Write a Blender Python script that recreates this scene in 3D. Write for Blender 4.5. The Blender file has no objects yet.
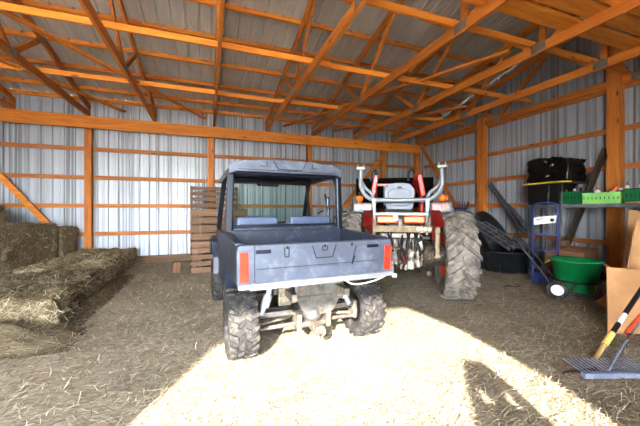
import bpy, bmesh, math, random
from mathutils import Vector, Matrix, noise
random.seed(7)
PI = math.pi
scene = bpy.context.scene
COL = scene.collection
R = math.radians

# ------------------------------------------------------------------ mesh builder
class MB:
    """collects shapes in local coordinates; build() links them as one mesh object"""
    def __init__(s):
        s.v = []; s.f = []; s.smooth = []
    def add(s, verts, faces, smooth=False):
        n = len(s.v)
        s.v += [tuple(v) for v in verts]
        s.f += [tuple(i + n for i in f) for f in faces]
        s.smooth += [smooth] * len(faces)
        return s
    def bm(s, b, smooth=False):
        b.verts.index_update()
        s.add([v.co[:] for v in b.verts], [[v.index for v in f.verts] for f in b.faces], smooth)
        b.free(); return s
    def box(s, c, d, rot=None, bev=0.0):
        b = bmesh.new(); bmesh.ops.create_cube(b, size=1.0)
        for v in b.verts: v.co = Vector((v.co.x*d[0], v.co.y*d[1], v.co.z*d[2]))
        if bev > 0:
            bmesh.ops.bevel(b, geom=list(b.edges), offset=min(bev, min(d)*.45), segments=2, affect='EDGES', profile=.5)
        M = Matrix.Translation(Vector(c)) @ (rot.to_4x4() if rot is not None else Matrix.Identity(4))
        bmesh.ops.transform(b, matrix=M, verts=b.verts)
        return s.bm(b)
    def beam(s, p, q, w, h, up=(0,0,1), bev=0.0):
        p, q = Vector(p), Vector(q); d = q - p; L = d.length; d.normalize()
        up = Vector(up)
        sx = d.cross(up)
        if sx.length < 1e-4: sx = d.cross(Vector((0,1,0)))
        sx.normalize(); u = sx.cross(d).normalized()
        rot = Matrix((sx, d, u)).transposed()
        return s.box((p+q)/2, (w, L, h), rot, bev)
    def tube(s, pts, r, n=10, closed=False, cap=True, smooth=True):
        pts = [Vector(p) for p in pts]; N = len(pts)
        rr = r if isinstance(r, (list, tuple)) else [r]*N
        rings = []; prev = None
        for i, p in enumerate(pts):
            if closed: d = pts[(i+1) % N] - pts[i-1]
            else: d = pts[min(i+1, N-1)] - pts[max(i-1, 0)]
            d.normalize()
            if prev is None:
                a = d.cross(Vector((0,0,1)))
                if a.length < .05: a = d.cross(Vector((1,0,0)))
            else:
                a = prev - d*prev.dot(d)
            a.normalize(); prev = a; b = d.cross(a)
            rings.append([p + (a*math.cos(2*PI*k/n) + b*math.sin(2*PI*k/n))*rr[i] for k in range(n)])
        vs = [v for rg in rings for v in rg]; fs = []
        for i in range(N if closed else N-1):
            j = (i+1) % N
            for k in range(n):
                fs.append((i*n+k, i*n+(k+1) % n, j*n+(k+1) % n, j*n+k))
        s.add(vs, fs, smooth)
        if cap and not closed:
            m = len(vs)
            s.add(rings[0], [tuple(range(n))[::-1]]); s.add(rings[-1], [tuple(range(n))])
        return s
    def lathe(s, prof, c=(0,0,0), axis='z', n=32, smooth=True, M=None):
        """prof: list of (radius, height)"""
        vs = []
        for (r, h) in prof:
            for k in range(n):
                a = 2*PI*k/n
                if axis == 'z': v = Vector((r*math.cos(a), r*math.sin(a), h))
                elif axis == 'x': v = Vector((h, r*math.cos(a), r*math.sin(a)))
                else: v = Vector((r*math.cos(a), h, r*math.sin(a)))
                if M is not None: v = M @ v
                vs.append(v + Vector(c))
        fs = []
        for i in range(len(prof)-1):
            for k in range(n):
                fs.append((i*n+k, i*n+(k+1) % n, (i+1)*n+(k+1) % n, (i+1)*n+k))
        return s.add(vs, fs, smooth)
    def prism(s, poly, o, ux, uy, ext):
        """polygon (2-D) placed at o with axes ux,uy and extruded by vector ext"""
        o, ux, uy, ext = Vector(o), Vector(ux), Vector(uy), Vector(ext)
        a = [o + ux*x + uy*y for x, y in poly]; b = [p + ext for p in a]; n = len(a)
        fs = [tuple(range(n))[::-1], tuple(range(n, 2*n))] + [(i, (i+1) % n, n+(i+1) % n, n+i) for i in range(n)]
        return s.add(a+b, fs)
    def ball(s, c, r, seg=16, rings=10, sc=(1,1,1)):
        b = bmesh.new(); bmesh.ops.create_uvsphere(b, u_segments=seg, v_segments=rings, radius=r)
        for v in b.verts: v.co = Vector((v.co.x*sc[0]+c[0], v.co.y*sc[1]+c[1], v.co.z*sc[2]+c[2]))
        return s.bm(b, True)
    def mesh(s, name, m, angle=None):
        me = bpy.data.meshes.new(name)
        me.from_pydata(s.v, [], s.f); me.update()
        me.polygons.foreach_set('use_smooth', s.smooth)
        if m is not None: me.materials.append(m)
        b = bmesh.new(); b.from_mesh(me)
        bmesh.ops.recalc_face_normals(b, faces=b.faces); b.to_mesh(me); b.free()
        return me
    def build(s, name, m, parent=None, loc=(0,0,0), rot=(0,0,0)):
        o = bpy.data.objects.new(name, s.mesh(name, m)); COL.objects.link(o)
        o.location = loc; o.rotation_euler = rot
        if parent is not None: o.parent = parent
        return o

def tag(o, label, cat, group=None, kind=None):
    o['label'] = label; o['category'] = cat
    if group: o['group'] = group
    if kind: o['kind'] = kind
    return o
def thing(name, label, cat, loc=(0,0,0), rz=0.0, group=None):
    o = bpy.data.objects.new(name, None); COL.objects.link(o)
    o.location = loc; o.rotation_euler = (0,0,rz); o.empty_display_size = .1
    return tag(o, label, cat, group)
def struct(name, mb, m, loc=(0,0,0), rot=(0,0,0)):
    o = mb.build(name, m, None, loc, rot); o['kind'] = 'structure'; return o
def solo(name, mb, m, label, cat, loc=(0,0,0), rz=0.0, group=None):
    return tag(mb.build(name, m, None, loc, (0,0,rz)), label, cat, group)
def arc(c, r, a0, a1, n, ux, uy):
    c, ux, uy = Vector(c), Vector(ux), Vector(uy)
    return [c + ux*(r*math.cos(a0+(a1-a0)*i/n)) + uy*(r*math.sin(a0+(a1-a0)*i/n)) for i in range(n+1)]
def smooth_path(pts, n=6):
    """Catmull-Rom through pts"""
    P = [Vector(p) for p in pts]; P = [P[0]*2-P[1]] + P + [P[-1]*2-P[-2]]; out = []
    for i in range(1, len(P)-2):
        a, b, c, d = P[i-1:i+3]
        for k in range(n):
            t = k/n
            out.append(.5*((2*b) + (c-a)*t + (2*a-5*b+4*c-d)*t*t + (3*b-a-3*c+d)*t**3))
    out.append(P[-2]); return out

# ------------------------------------------------------------------ materials
def lin(c):
    return tuple(((x/255)/12.92 if x/255 <= .04045 else (((x/255)+.055)/1.055)**2.4) for x in c) + (1.0,)
class NT:
    def __init__(s, name):
        s.m = bpy.data.materials.new(name); s.m.use_nodes = True
        s.t = s.m.node_tree; s.b = s.t.nodes['Principled BSDF']; s.out = s.t.nodes['Material Output']
    def n(s, typ, **kw):
        nd = s.t.nodes.new(typ)
        for k, v in kw.items():
            if hasattr(nd, k): setattr(nd, k, v)
        return nd
    def l(s, a, b): s.t.links.new(a, b)
    def coords(s, scale=(1,1,1), kind='Object'):
        tc = s.n('ShaderNodeTexCoord'); mp = s.n('ShaderNodeMapping')
        mp.inputs['Scale'].default_value = scale
        s.l(tc.outputs[kind], mp.inputs['Vector']); return mp.outputs['Vector']
    def noise(s, vec, scale, detail=4, rough=.55, dist=0.0):
        nd = s.n('ShaderNodeTexNoise'); nd.inputs['Scale'].default_value = scale
        nd.inputs['Detail'].default_value = detail; nd.inputs['Roughness'].default_value = rough
        nd.inputs['Distortion'].default_value = dist
        s.l(vec, nd.inputs['Vector']); return nd.outputs['Fac']
    def ramp(s, fac, stops):
        nd = s.n('ShaderNodeValToRGB'); e = nd.color_ramp.elements
        while len(e) < len(stops): e.new(.5)
        for i, (p, c) in enumerate(stops):
            e[i].position = p; e[i].color = lin(c) if len(c) == 3 else c
        s.l(fac, nd.inputs['Fac']); return nd.outputs['Color']
    def mix(s, fac, a, b, mode='MIX'):
        nd = s.n('ShaderNodeMix', data_type='RGBA', blend_type=mode)
        for sock, v in ((nd.inputs['Factor'], fac), (nd.inputs['A'] if False else nd.inputs[6], a), (nd.inputs[7], b)):
            if hasattr(v, 'links') or hasattr(v, 'is_linked'): s.l(v, sock)
            else: sock.default_value = v
        return nd.outputs[2]
    def bump(s, h, strength=.3, dist=.01):
        nd = s.n('ShaderNodeBump'); nd.inputs['Strength'].default_value = strength
        nd.inputs['Distance'].default_value = dist
        s.l(h, nd.inputs['Height']); s.l(nd.outputs['Normal'], s.b.inputs['Normal'])
    def set(s, rough=.6, metal=0.0, spec=None):
        s.b.inputs['Roughness'].default_value = rough; s.b.inputs['Metallic'].default_value = metal
        if spec is not None: s.b.inputs['Specular IOR Level'].default_value = spec
    def base(s, sock): s.l(sock, s.b.inputs['Base Color'])

def plain(name, rgb, rough=.5, metal=0.0, var=.12, scale=6.0, dirt=None, dirt_amt=.5, bump=0.0, spec=None):
    """surface with soft noise variation and, if asked, dusty patches"""
    k = NT(name); v = k.coords()
    f = k.noise(v, scale, 5)
    lo = tuple(max(0, c*(1-var)) for c in rgb); hi = tuple(min(255, c*(1+var)) for c in rgb)
    col = k.ramp(f, [(.3, lo), (.7, hi)])
    if dirt:
        g = k.noise(v, scale*1.7+1.3, 8, .65, .4)
        mk = k.ramp(g, [(.62-.3*dirt_amt, (0,0,0)), (.78-.2*dirt_amt, (255,255,255))])
        col = k.mix(mk, col, lin(dirt))
    k.base(col); k.set(rough, metal, spec)
    if bump: k.bump(k.noise(v, scale*8, 6), bump, .01)
    return k.m
def wood(name, axis, light=(206,140,70), dark=(150,88,36), knots=True, rough=.65):
    k = NT(name); sc = [7.0, 7.0, 7.0]; sc['xyz'.index(axis)] = .55
    oi = k.n('ShaderNodeObjectInfo'); tc = k.n('ShaderNodeTexCoord')
    add = k.n('ShaderNodeVectorMath', operation='ADD')
    mul = k.n('ShaderNodeVectorMath', operation='SCALE'); mul.inputs['Scale'].default_value = 1.0
    cmb = k.n('ShaderNodeCombineXYZ')
    mm = k.n('ShaderNodeMath', operation='MULTIPLY'); mm.inputs[1].default_value = 37.0
    k.l(oi.outputs['Random'], mm.inputs[0])
    for i in range(3): k.l(mm.outputs[0], cmb.inputs[i])
    k.l(tc.outputs['Object'], add.inputs[0]); k.l(cmb.outputs[0], add.inputs[1])
    mp = k.n('ShaderNodeMapping'); mp.inputs['Scale'].default_value = sc
    k.l(add.outputs[0], mp.inputs['Vector']); v = mp.outputs['Vector']
    g = k.noise(v, 2.2, 6, .62, 1.2)
    mid = tuple((a+b)/2 for a, b in zip(light, dark))
    col = k.ramp(g, [(.28, dark), (.5, mid), (.72, light)])
    # per-board tone
    tone = k.ramp(oi.outputs['Random'], [(0, (215,205,195)), (1, (255,255,255))])
    col = k.mix(1.0, col, tone, 'MULTIPLY')
    if knots:
        mp2 = k.n('ShaderNodeMapping'); s2 = [6.0]*3; s2['xyz'.index(axis)] = 1.6; mp2.inputs['Scale'].default_value = s2
        k.l(add.outputs[0], mp2.inputs['Vector'])
        vo = k.n('ShaderNodeTexVoronoi'); vo.inputs['Scale'].default_value = 1.0; k.l(mp2.outputs['Vector'], vo.inputs['Vector'])
        kn = k.ramp(vo.outputs['Distance'], [(.05, (255,255,255)), (.14, (0,0,0))])
        col = k.mix(kn, col, lin(tuple(c*.5 for c in dark)))
    k.base(col); k.set(rough); k.bump(g, .15, .005)
    return k.m
def straw_mat(name, stops, scale=1.0, island=False):
    k = NT(name)
    tc = k.n('ShaderNodeTexCoord')
    fs = []
    for i, (ang, s1) in enumerate([(25, 1.0), (-40, 1.2), (80, .9)]):
        mp = k.n('ShaderNodeMapping'); mp.inputs['Rotation'].default_value = (0, 0, R(ang))
        mp.inputs['Scale'].default_value = (9*s1*scale, 75*s1*scale, 30*scale)
        k.l(tc.outputs['Object'], mp.inputs['Vector'])
        fs.append(k.noise(mp.outputs['Vector'], 1.0, 3, .6, .8))
    mx = k.n('ShaderNodeMath', operation='MAXIMUM'); k.l(fs[0], mx.inputs[0]); k.l(fs[1], mx.inputs[1])
    mx2 = k.n('ShaderNodeMath', operation='MAXIMUM'); k.l(mx.outputs[0], mx2.inputs[0]); k.l(fs[2], mx2.inputs[1])
    col = k.ramp(mx2.outputs[0], stops)
    big = k.noise(tc.outputs['Object'], 1.1, 5, .6)
    tint = k.ramp(big, [(.3, (205,205,205)), (.7, (255,255,255))])
    col = k.mix(1.0, col, tint, 'MULTIPLY')
    k.base(col); k.set(.9, 0, .1); k.bump(mx2.outputs[0], .5, .015)
    return k.m
def strand_mat(name, stops):
    k = NT(name); g = k.n('ShaderNodeNewGeometry')
    k.base(k.ramp(g.outputs['Random Per Island'], stops)); k.set(.8, 0, .15); return k.m

M = {}
M['wx'] = wood('timber_along_x', 'x', (246,170,62), (208,120,36)); M['wy'] = wood('timber_along_y', 'y', (228,152,62), (182,102,32)); M['wz'] = wood('timber_upright', 'z', (220,146,64), (172,98,36))
M['purlin'] = wood('purlin_timber', 'x', (242,164,62), (200,114,36))
M['girt'] = wood('girt_timber', 'x', (206,138,74), (156,94,44)); M['girty'] = wood('girt_timber_side', 'y', (206,138,74), (156,94,44))
M['postd'] = wood('weathered_post', 'z', (158,112,70), (104,68,40))
M['oldx'] = wood('old_pallet_wood', 'x', (140,106,76), (84,60,42)); M['oldz'] = wood('old_pallet_upright', 'z', (150,112,78), (92,66,44)); M['oldy'] = wood('old_wood_depth', 'y', (140,104,74), (86,62,42))
M['dark_plank'] = wood('dark_weathered_plank', 'z', (92,74,62), (46,36,30))
M['floor'] = straw_mat('straw_floor', [(.42, (120,109,93)), (.54, (174,162,142)), (.64, (206,195,173)), (.76, (232,224,206))])
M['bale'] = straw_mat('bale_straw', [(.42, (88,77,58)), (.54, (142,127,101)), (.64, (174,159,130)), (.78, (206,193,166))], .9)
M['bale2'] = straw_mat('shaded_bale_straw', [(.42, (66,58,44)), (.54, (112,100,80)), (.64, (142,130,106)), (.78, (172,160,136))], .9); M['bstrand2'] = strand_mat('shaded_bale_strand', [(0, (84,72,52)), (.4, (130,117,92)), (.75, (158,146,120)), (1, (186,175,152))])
M['strand'] = strand_mat('loose_straw_strand', [(0, (120,107,86)), (.45, (164,150,124)), (.85, (194,181,153)), (1, (226,216,194))])
M['bstrand'] = strand_mat('bale_strand', [(0, (104,90,66)), (.4, (160,145,114)), (.75, (192,178,148)), (1, (222,212,188))])
M['dirt'] = plain('outdoor_gravel', (214,204,188), .95, 0, .2, 3, bump=.4)  # unseen ground outside, colour raised to bounce more light up into the roof

def steel(name, rgb, rough, metal, axis):
    k = NT(name); sc = [3, 3, 3]; sc['xyz'.index(axis)] = .35
    v = k.coords(sc); f = k.noise(v, 1.6, 5, .6)
    col = k.ramp(f, [(.3, tuple(c*.9 for c in rgb)), (.7, rgb)])
    v2 = k.coords(); g = k.noise(v2, 9, 7, .7)
    mk = k.ramp(g, [(.64, (0,0,0)), (.76, (110,110,110))])
    col = k.mix(mk, col, lin(tuple(c*.62 for c in rgb)))
    s3 = [14, 14, 14]; s3['xyz'.index(axis)] = .12                       # rib shading painted in as long grey streaks down the sheet
    st = k.ramp(k.noise(k.coords(s3), 1.0, 3, .6), [(.36, (150,146,140)), (.52, (255,255,255))]); col = k.mix(.75 if axis == 'z' else .35, col, st, 'MULTIPLY') if axis == 'z' else col
    k.base(col); k.set(rough, metal); return k.m
M['wall'] = steel('wall_sheet', (182,187,197), .48, .25, 'z')
M['roof'] = steel('roof_sheet', (206,200,192), .5, .25, 'y')
M['plate'] = plain('gusset_steel', (150,148,142), .4, .7, .1, 20)
# ------------------------------------------------------------------ setting
YB, XR, XL, YF, RIDGE = 9.10, 7.20, -6.0, -3.0, 3.0
def roof_z(y): return 4.10 + .22*(9.04-y) if y >= RIDGE else 4.10 + .22*(9.04-(2*RIDGE-y))
def rib_profile(a, b, pitch=.2286, depth=.034, minor=True):
    """list of (along, offset) of a ribbed sheet from a to b"""
    out = []; x = a
    while x < b:
        out += [(x, 0), (x+pitch*.30, 0), (x+pitch*.31, .009), (x+pitch*.36, .009), (x+pitch*.37, 0), (x+pitch*.5, 0), (x+pitch*.51, .009), (x+pitch*.56, .009), (x+pitch*.57, 0), (x+pitch*.78, 0), (x+pitch*.84, depth), (x+pitch*.93, depth), (x+pitch*.99, 0)]
        x += pitch
    out = [p for p in out if p[0] < b]; out.append((b, 0)); return out

f = MB(); N = 1
f.box((.6, 3.05, -.05), (13.3, 12.3, .1)); struct('floor', f, M['floor'])
g = MB(); g.box((0, -23.0, -.06), (60, 40-.1, .1)); struct('ground', g, M['dirt'])

w = MB(); pr = rib_profile(XL, XR)
w.add([(x, YB+o, 0) for x, o in pr]+[(x, YB+o, roof_z(YB)+.085) for x, o in pr], [(i, i+1, len(pr)+i+1, len(pr)+i) for i in range(len(pr)-1)])
wb = struct('wall_back', w, M['wall'])
def gable(x0, sgn):
    w = MB(); pr = rib_profile(YF, YB)
    w.add([(x0+sgn*o, y, 0) for y, o in pr]+[(x0+sgn*o, y, roof_z(y)+.085) for y, o in pr], [(i, i+1, len(pr)+i+1, len(pr)+i) for i in range(len(pr)-1)])
    return w
wr = struct('wall_right', gable(XR, 1), M['wall'])
wl = struct('wall_left', gable(XL, -1), M['wall'])
# front wall with a wide doorway whose upper corners are cut off
w = MB(); XJ0, XJ1, ZD = -3.40, .27, 3.66
out = [(XL, 0), (XJ0, 0), (XJ0, ZD-.2), (XJ0+.2, ZD), (XJ1-1.32, ZD), (XJ1-.72, 3.18), (XJ1-.20, 2.55), (XJ1-.02, 2.15), (XJ1, 0), (XR, 0), (XR, roof_z(YF)+.085), (XL, roof_z(YF)+.085)]
w.prism(out, (0, YF, 0), (1,0,0), (0,0,1), (0,-.05,0)); wf = struct('wall_front', w, M['wall'])
rf = MB(); pr = rib_profile(XL-.3, XR+.3)
ys = [YB+.036, RIDGE, YF-.35]
vs = [(x, y, roof_z(y)+.09+o) for y in ys for x, o in pr]; n = len(pr)
rf.add(vs, [(j*n+i, j*n+i+1, (j+1)*n+i+1, (j+1)*n+i) for j in range(2) for i in range(n-1)])
cl = struct('ceiling', rf, M['roof'])
sc_ = MB()
for d in (.46, 1.23, 2.0, 2.77, 3.54, 4.31, 5.08, 5.85):                 # screw tips that came through beside the purlins
    x = XL + .10
    while x < XR-.1:
        y = 9.04-d; sc_.box((x, y-.035, roof_z(y)+.072), (.03, .02, .045)); x += .2286*1.5
o = sc_.build('roof_screw', M['plate'], cl); o['kind'] = 'stuff'
b = MB(); b.box((.6, 9.075, .09), (12.9, .045, .18)); struct('baseboard_back', b, M['oldx'])
b = MB(); b.box((7.175, 3.0, .09), (.045, 11.9, .18)); struct('baseboard_right', b, M['oldy'])

# ------------------------------------------------------------------ timber frame
def girt(name, z, side, label, z0=.10):
    m = MB()
    if side == 'back': m.box((0,0,0), (13.0, .04, .10)); loc = (.6, 9.075, z); mt = M['girt']
    else: m.box((0,0,0), (.04, 11.6, .10)); loc = (7.175, 3.0, z); mt = M['girty']
    return solo(name, m, mt, label, 'girt', loc, 0, 'horizontal wall girts')
for z, t in [(2.90, 'top horizontal board on the back wall, just under the header beam'), (2.19, 'second horizontal board down the back wall, above the pallet top'),
             (1.49, 'third horizontal board down the back wall, at tractor bar height'), (.78, 'lowest horizontal board on the back wall, just above the hay bales')]:
    girt('wall_girt', z, 'back', t)
for z, t in [(3.66, 'top horizontal board on the right wall, just below the last truss'), (2.89, 'second horizontal board down the right wall, above the trash bag'),
             (2.19, 'third horizontal board down the right wall, behind the trash bag'), (1.50, 'fourth horizontal board down the right wall, level with the shelf'),
             (.76, 'lowest horizontal board on the right wall, behind the green tub')]:
    girt('wall_girt', z, 'right', t)
def post(x, y, label, top=3.66, d=(.15,.14), m='wz'):
    b = MB(); b.box((0,0,top/2), (d[0], d[1], top), bev=.006)
    return solo('timber_post', b, M[m], label, 'post', (x, y, 0), 0, 'upright wall posts')
post(-2.76, 8.985, 'upright post on the back wall behind the hay bales')
post(.07, 8.985, 'upright post on the back wall behind the pallet')
post(2.95, 8.985, 'upright post on the back wall above the utility vehicle roof')
post(5.61, 8.985, 'upright post on the back wall behind the tractor')
post(7.0, 8.985, 'upright post in the corner of the back and right walls', 3.66, (.2,.14))
post(7.07, 6.30, 'upright post on the right wall beside the big tractor tire', 3.9, (.16,.22))
post(7.07, 3.38, 'thick upright post on the right wall behind the shelf', 4.6, (.16,.20))
def header(x0, x1, label):
    b = MB(); b.box((0, 0, 0), (x1-x0, .05, .30), bev=.005)
    solo('header_beam', b, M['wx'], label, 'beam', ((x0+x1)/2, 8.885, 3.525), 0, 'header beams along the back wall')
header(-5.95, 2.94, 'long wide header beam across the top of the back wall, hay side')
header(2.945, 7.05, 'shorter header beam across the back wall, tractor side to the corner')
def brace(name, p, q, label, w=.04, h=.12, up=(0,1,0), m='wx', cat='brace', grp='diagonal braces'):
    p, q = Vector(p), Vector(q); b = MB(); b.beam((0,0,0), q-p, w, h, up, .004)
    return solo(name, b, M[m], label, cat, tuple(p), 0, grp)
brace('knee_brace', (-5.2, 8.88, 3.2), (-3.45, 8.88, .95), 'sloping brace on the back wall, its foot behind the tall bales', .12, .045)
brace('knee_brace', (5.62, 8.88, 3.32), (4.05, 8.88, 1.45), 'sloping brace on the back wall behind the tractor bar', .12, .045)
brace('knee_brace', (7.10, 8.85, 3.62), (7.10, 6.95, 1.10), 'sloping brace on the right wall running down from the corner', .12, .045, (1,0,0), 'wy')
# roof trusses
TOPN = [(9.02, 0), (6.77, 0), (4.50, 0), (3.0, 0)]
def top_z(y): return 3.93 + .22*(9.04-y) if y >= RIDGE else 3.93 + .22*(9.04-(2*RIDGE-y))
def make_truss(label, x, full=True):
    t = thing('roof_truss', label, 'truss', (x, 0, 3.745), 0, 'roof trusses')
    zz = lambda y, z: (0, y, z-3.745)
    b = MB(); b.beam(zz(-2.98, 3.745), zz(9.06, 3.745), .048, .14, (0,0,1), .003); b.build('bottom_chord', M['wy'], t)
    for s in (1, -1):
        ye = 9.08 if s == 1 else -3.02
        b = MB(); b.beam(zz(ye, top_z(9.08)), zz(RIDGE, top_z(RIDGE)), .046, .14, (0,0,1), .003); b.build('top_chord', M['wy'], t)
    ref = lambda y: 2*RIDGE - y
    prs = [((6.77, top_z(6.77)), (5.85, 3.745)), ((5.85, 3.745), (4.50, top_z(4.5))), ((4.5, top_z(4.5)), (3.1, 3.745))]
    segs = prs + [((ref(a[0]), a[1]), (ref(c[0]), c[1])) for a, c in prs] + [((3.0, 3.745), (3.0, top_z(3.0))), ((9.03, 3.745), (9.03, top_z(9.03)))]
    for a, c in segs:
        b = MB(); b.beam(zz(*a), zz(*c), .042, .09, (0,0,1) if abs(a[0]-c[0]) > .05 else (0,1,0), .003); b.build('web', M['wy'], t)
    for y, z in [(5.85, 3.755), (3.05, 3.755), (4.5, top_z(4.5)-.01), (6.77, top_z(6.77)-.01), (.15, 3.755)]:
        b = MB(); b.box(zz(y, z), (.056, .20, .13)); b.build('gusset_plate', M['plate'], t)
    return t
names = ['first roof truss from the hay end, in the far upper corner', 'second roof truss from the hay end, sloping over the tall bales',
         'roof truss landing on the header just past the first back post', 'roof truss running overhead almost straight away from the camera',
         'roof truss running over the utility vehicle roof', 'roof truss landing behind the tractor tail lamp',
         'third roof truss in from the right wall', 'second roof truss in from the right wall, crossing the top right corner', 'last full roof truss before the right wall']
for i in range(9): make_truss(names[i], -2.77 + 1.46*(i-1) - (0 if i else 0))
make_truss('roof truss fastened flat against the right gable wall', 7.08)
# purlins across the truss tops (only the slope the photograph shows)
od = ['first', 'second', 'third', 'fourth', 'fifth', 'sixth', 'seventh', 'eighth', 'ninth']
for i, d in enumerate([-.03, .46, 1.23, 2.0, 2.77, 3.54, 4.31, 5.08, 5.85]):
    y = 9.04 - d; b = MB(); b.box((0,0,0), (12.9, .042, .088), Matrix.Rotation(-math.atan(.22), 3, 'X'))
    solo('roof_purlin', b, M['purlin'], f'long roof purlin under the metal roof, {od[i]} up the slope from the back wall', 'purlin', (.6, y, roof_z(y)+.045), 0, 'roof purlins')
# boards lying on top of the bottom chords
def runner(y, segs, label):
    t = thing('lateral_brace', label, 'brace', (0, y, 3.86), 0, 'long braces over the bottom chords')
    for k, (x0, x1) in enumerate(segs):
        b = MB(); b.box(((x0+x1)/2, (k % 2)*.045, 0), (x1-x0, .04, .09), bev=.003); b.build('board', M['wx'], t)
runner(6.75, [(-5.9, .35), (-.25, 2.0), (1.55, 6.9)], 'long thin brace of lapped boards over the trusses, nearest the back wall')
runner(4.78, [(-5.9, 1.95), (1.5, 6.9)], 'long brace of boards crossing over the trusses, middle of three')
runner(3.16, [(1.5, 6.95)], 'brace over the truss chords joining the big steel plates, high right')
for p, q, l in [((-.06, 8.8), (-2.8, 4.2), 'long diagonal roof brace rising from the pallet post toward upper left'), ((-1.97, 8.85), (-4.2, 4.6), 'short diagonal roof brace above the header, left of the pallet post'),
                ((2.1, 8.8), (4.4, 3.4), 'long diagonal roof brace rising from above the utility vehicle'), ((3.7, 8.8), (5.8, 5.6), 'diagonal roof brace rising from above the tractor seat')]:
    brace('roof_brace', (p[0], p[1], 3.86), (q[0], q[1], 3.86), l, .09, .04, (0,0,1), 'wy', 'brace', 'diagonal roof braces')
lb = [(2.62, 2.4, .23, 'nearest the back wall'), (2.34, 2.9, .22, 'second from the back wall'), (2.07, 3.1, .24, 'third from the back wall'), (1.78, 3.3, .24, 'fourth from the back wall'), (1.47, 3.5, .26, 'fifth from the back wall'), (1.16, 3.4, .24, 'sixth from the back wall')]
for k, (y, x0, wd, l) in enumerate(lb):
    b = MB(); b.box((0,0,0), (6.9-x0, wd, .04), bev=.004)
    solo('lumber_board', b, M['wx'], f'wide loose board stored flat on the trusses, {l}', 'board', ((x0+6.9)/2, y, 3.838 + .004*(k % 2)), 0, 'boards stored on the trusses')
# ------------------------------------------------------------------ vehicle materials
M['body'] = plain('utv_slate_plastic', (88,94,108), .38, .15, .1, 5, (116,120,130), .36)
M['body_dark'] = plain('utv_dark_plastic', (46,52,66), .42, .05, .12, 5, (92,92,92), .2)
M['cage'] = plain('utv_cage_steel', (30,36,50), .35, .3, .1, 5)
M['black'] = plain('black_plastic', (26,26,29), .45, 0, .15, 6, (70,66,60), .2)
M['tire'] = plain('dusty_tire_rubber', (44,42,42), .85, 0, .2, 9, (92,84,74), .42, bump=.2)
M['tire_big'] = plain('muddy_tractor_tire', (96,90,86), .88, 0, .18, 5, (146,137,126), .66, bump=.3)
M['lip'] = plain('bounce_lightened_lip', (150,153,160), .4, .2, .08, 5, (168,160,146), .4)  # lip paled to stand for bounced light; shock absorbers share this tone
M['silver'] = plain('bare_silver_metal', (104,103,102), .4, .6, .2, 12, (136,122,100), .35)
M['dusty_metal'] = plain('dusty_chassis_metal', (92,87,80), .55, .3, .2, 12, (150,136,114), .5)
M['redlens'] = plain('red_lamp_lens', (232,58,36), .25, 0, .12, 14); M['redlens'].node_tree.nodes['Principled BSDF'].inputs['Coat Weight'].default_value = .5
M['seat'] = plain('grey_seat_vinyl', (74,86,110), .5, 0, .08, 5)
M['rope'] = plain('dirty_white_rope', (206,196,172), .9, 0, .1, 30)
def glass_mat(name, tint, a):
    k = NT(name); t = k.t
    tr = k.n('ShaderNodeBsdfTransparent'); tr.inputs[0].default_value = lin(tint)
    gl = k.n('ShaderNodeBsdfGlossy'); gl.inputs['Roughness'].default_value = .05
    mx = k.n('ShaderNodeMixShader'); mx.inputs[0].default_value = a
    k.l(tr.outputs[0], mx.inputs[1]); k.l(gl.outputs[0], mx.inputs[2]); k.l(mx.outputs[0], k.out.inputs['Surface']); return k.m
M['glass'] = glass_mat('tinted_windshield', (214,234,228), .05)

def tire_mb(r, w, rim_r, lugs='chevron', n=20, lug_h=.02, bar_w=.05):
    """tyre about the x axis, centred on the origin"""
    m = MB(); h = w/2; rc = r - lug_h
    prof = [(rim_r, -h*.72), (rim_r+.02, -h*.86), (rim_r+(rc-rim_r)*.5, -h), (rc-(rc-rim_r)*.22, -h*.97), (rc-(rc-rim_r)*.05, -h*.82), (rc, -h*.55), (rc+.004, 0),
            (rc, h*.55), (rc-(rc-rim_r)*.05, h*.82), (rc-(rc-rim_r)*.22, h*.97), (rim_r+(rc-rim_r)*.5, h), (rim_r+.02, h*.86), (rim_r, h*.72)]
    m.lathe(prof, axis='x', n=48)
    def pt(x, a, rad): return Vector((x, rad*math.sin(a), rad*math.cos(a)))
    def lug(x0, a0, x1, a1, wd, hh, shoulder=0.0):
        # bar from (x0,a0) to (x1,a1) over the tread
        K = 4; rows = []
        da = wd/2/rc
        for i in range(K+1):
            t = i/K; x = x0+(x1-x0)*t; a = a0+(a1-a0)*t
            ex = abs(x)/h; rb = rc - (0 if ex < .55 else (ex-.55)**2*.55*(rc-rim_r)) - .006
            rt = rb + hh + .004
            rows.append([pt(x, a-da, rb), pt(x, a-da*.75, rt), pt(x, a+da*.75, rt), pt(x, a+da, rb)])
        vs = [p for r_ in rows for p in r_]; fs = []
        for i in range(K):
            for k in range(3): fs.append((i*4+k, i*4+k+1, (i+1)*4+k+1, (i+1)*4+k))
        fs += [(0,1,2,3), tuple(K*4+k for k in (3,2,1,0))]
        m.add(vs, fs)
    st = 2*PI/n
    for i in range(n):
        a = i*st
        if lugs == 'chevron':          # all-terrain blocks
            lug(-h*.95, a+st*.30, -h*.45, a, bar_w, lug_h)
            lug(-h*.34, a-.02, h*.0, a+st*.32, bar_w*.9, lug_h)
            lug(h*.08, a+st*.62, h*.42, a+st*.35, bar_w*.9, lug_h)
            lug(h*.45, a+st*.5, h*.95, a+st*.8, bar_w, lug_h)
        else:                          # long tractor bars meeting near the middle
            lug(-h*1.0, a-st*.25, h*.08, a+st*.75, bar_w, lug_h)
            lug(h*1.0, a+st*.25, -h*.08, a+st*1.25, bar_w, lug_h)
    return m
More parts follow.
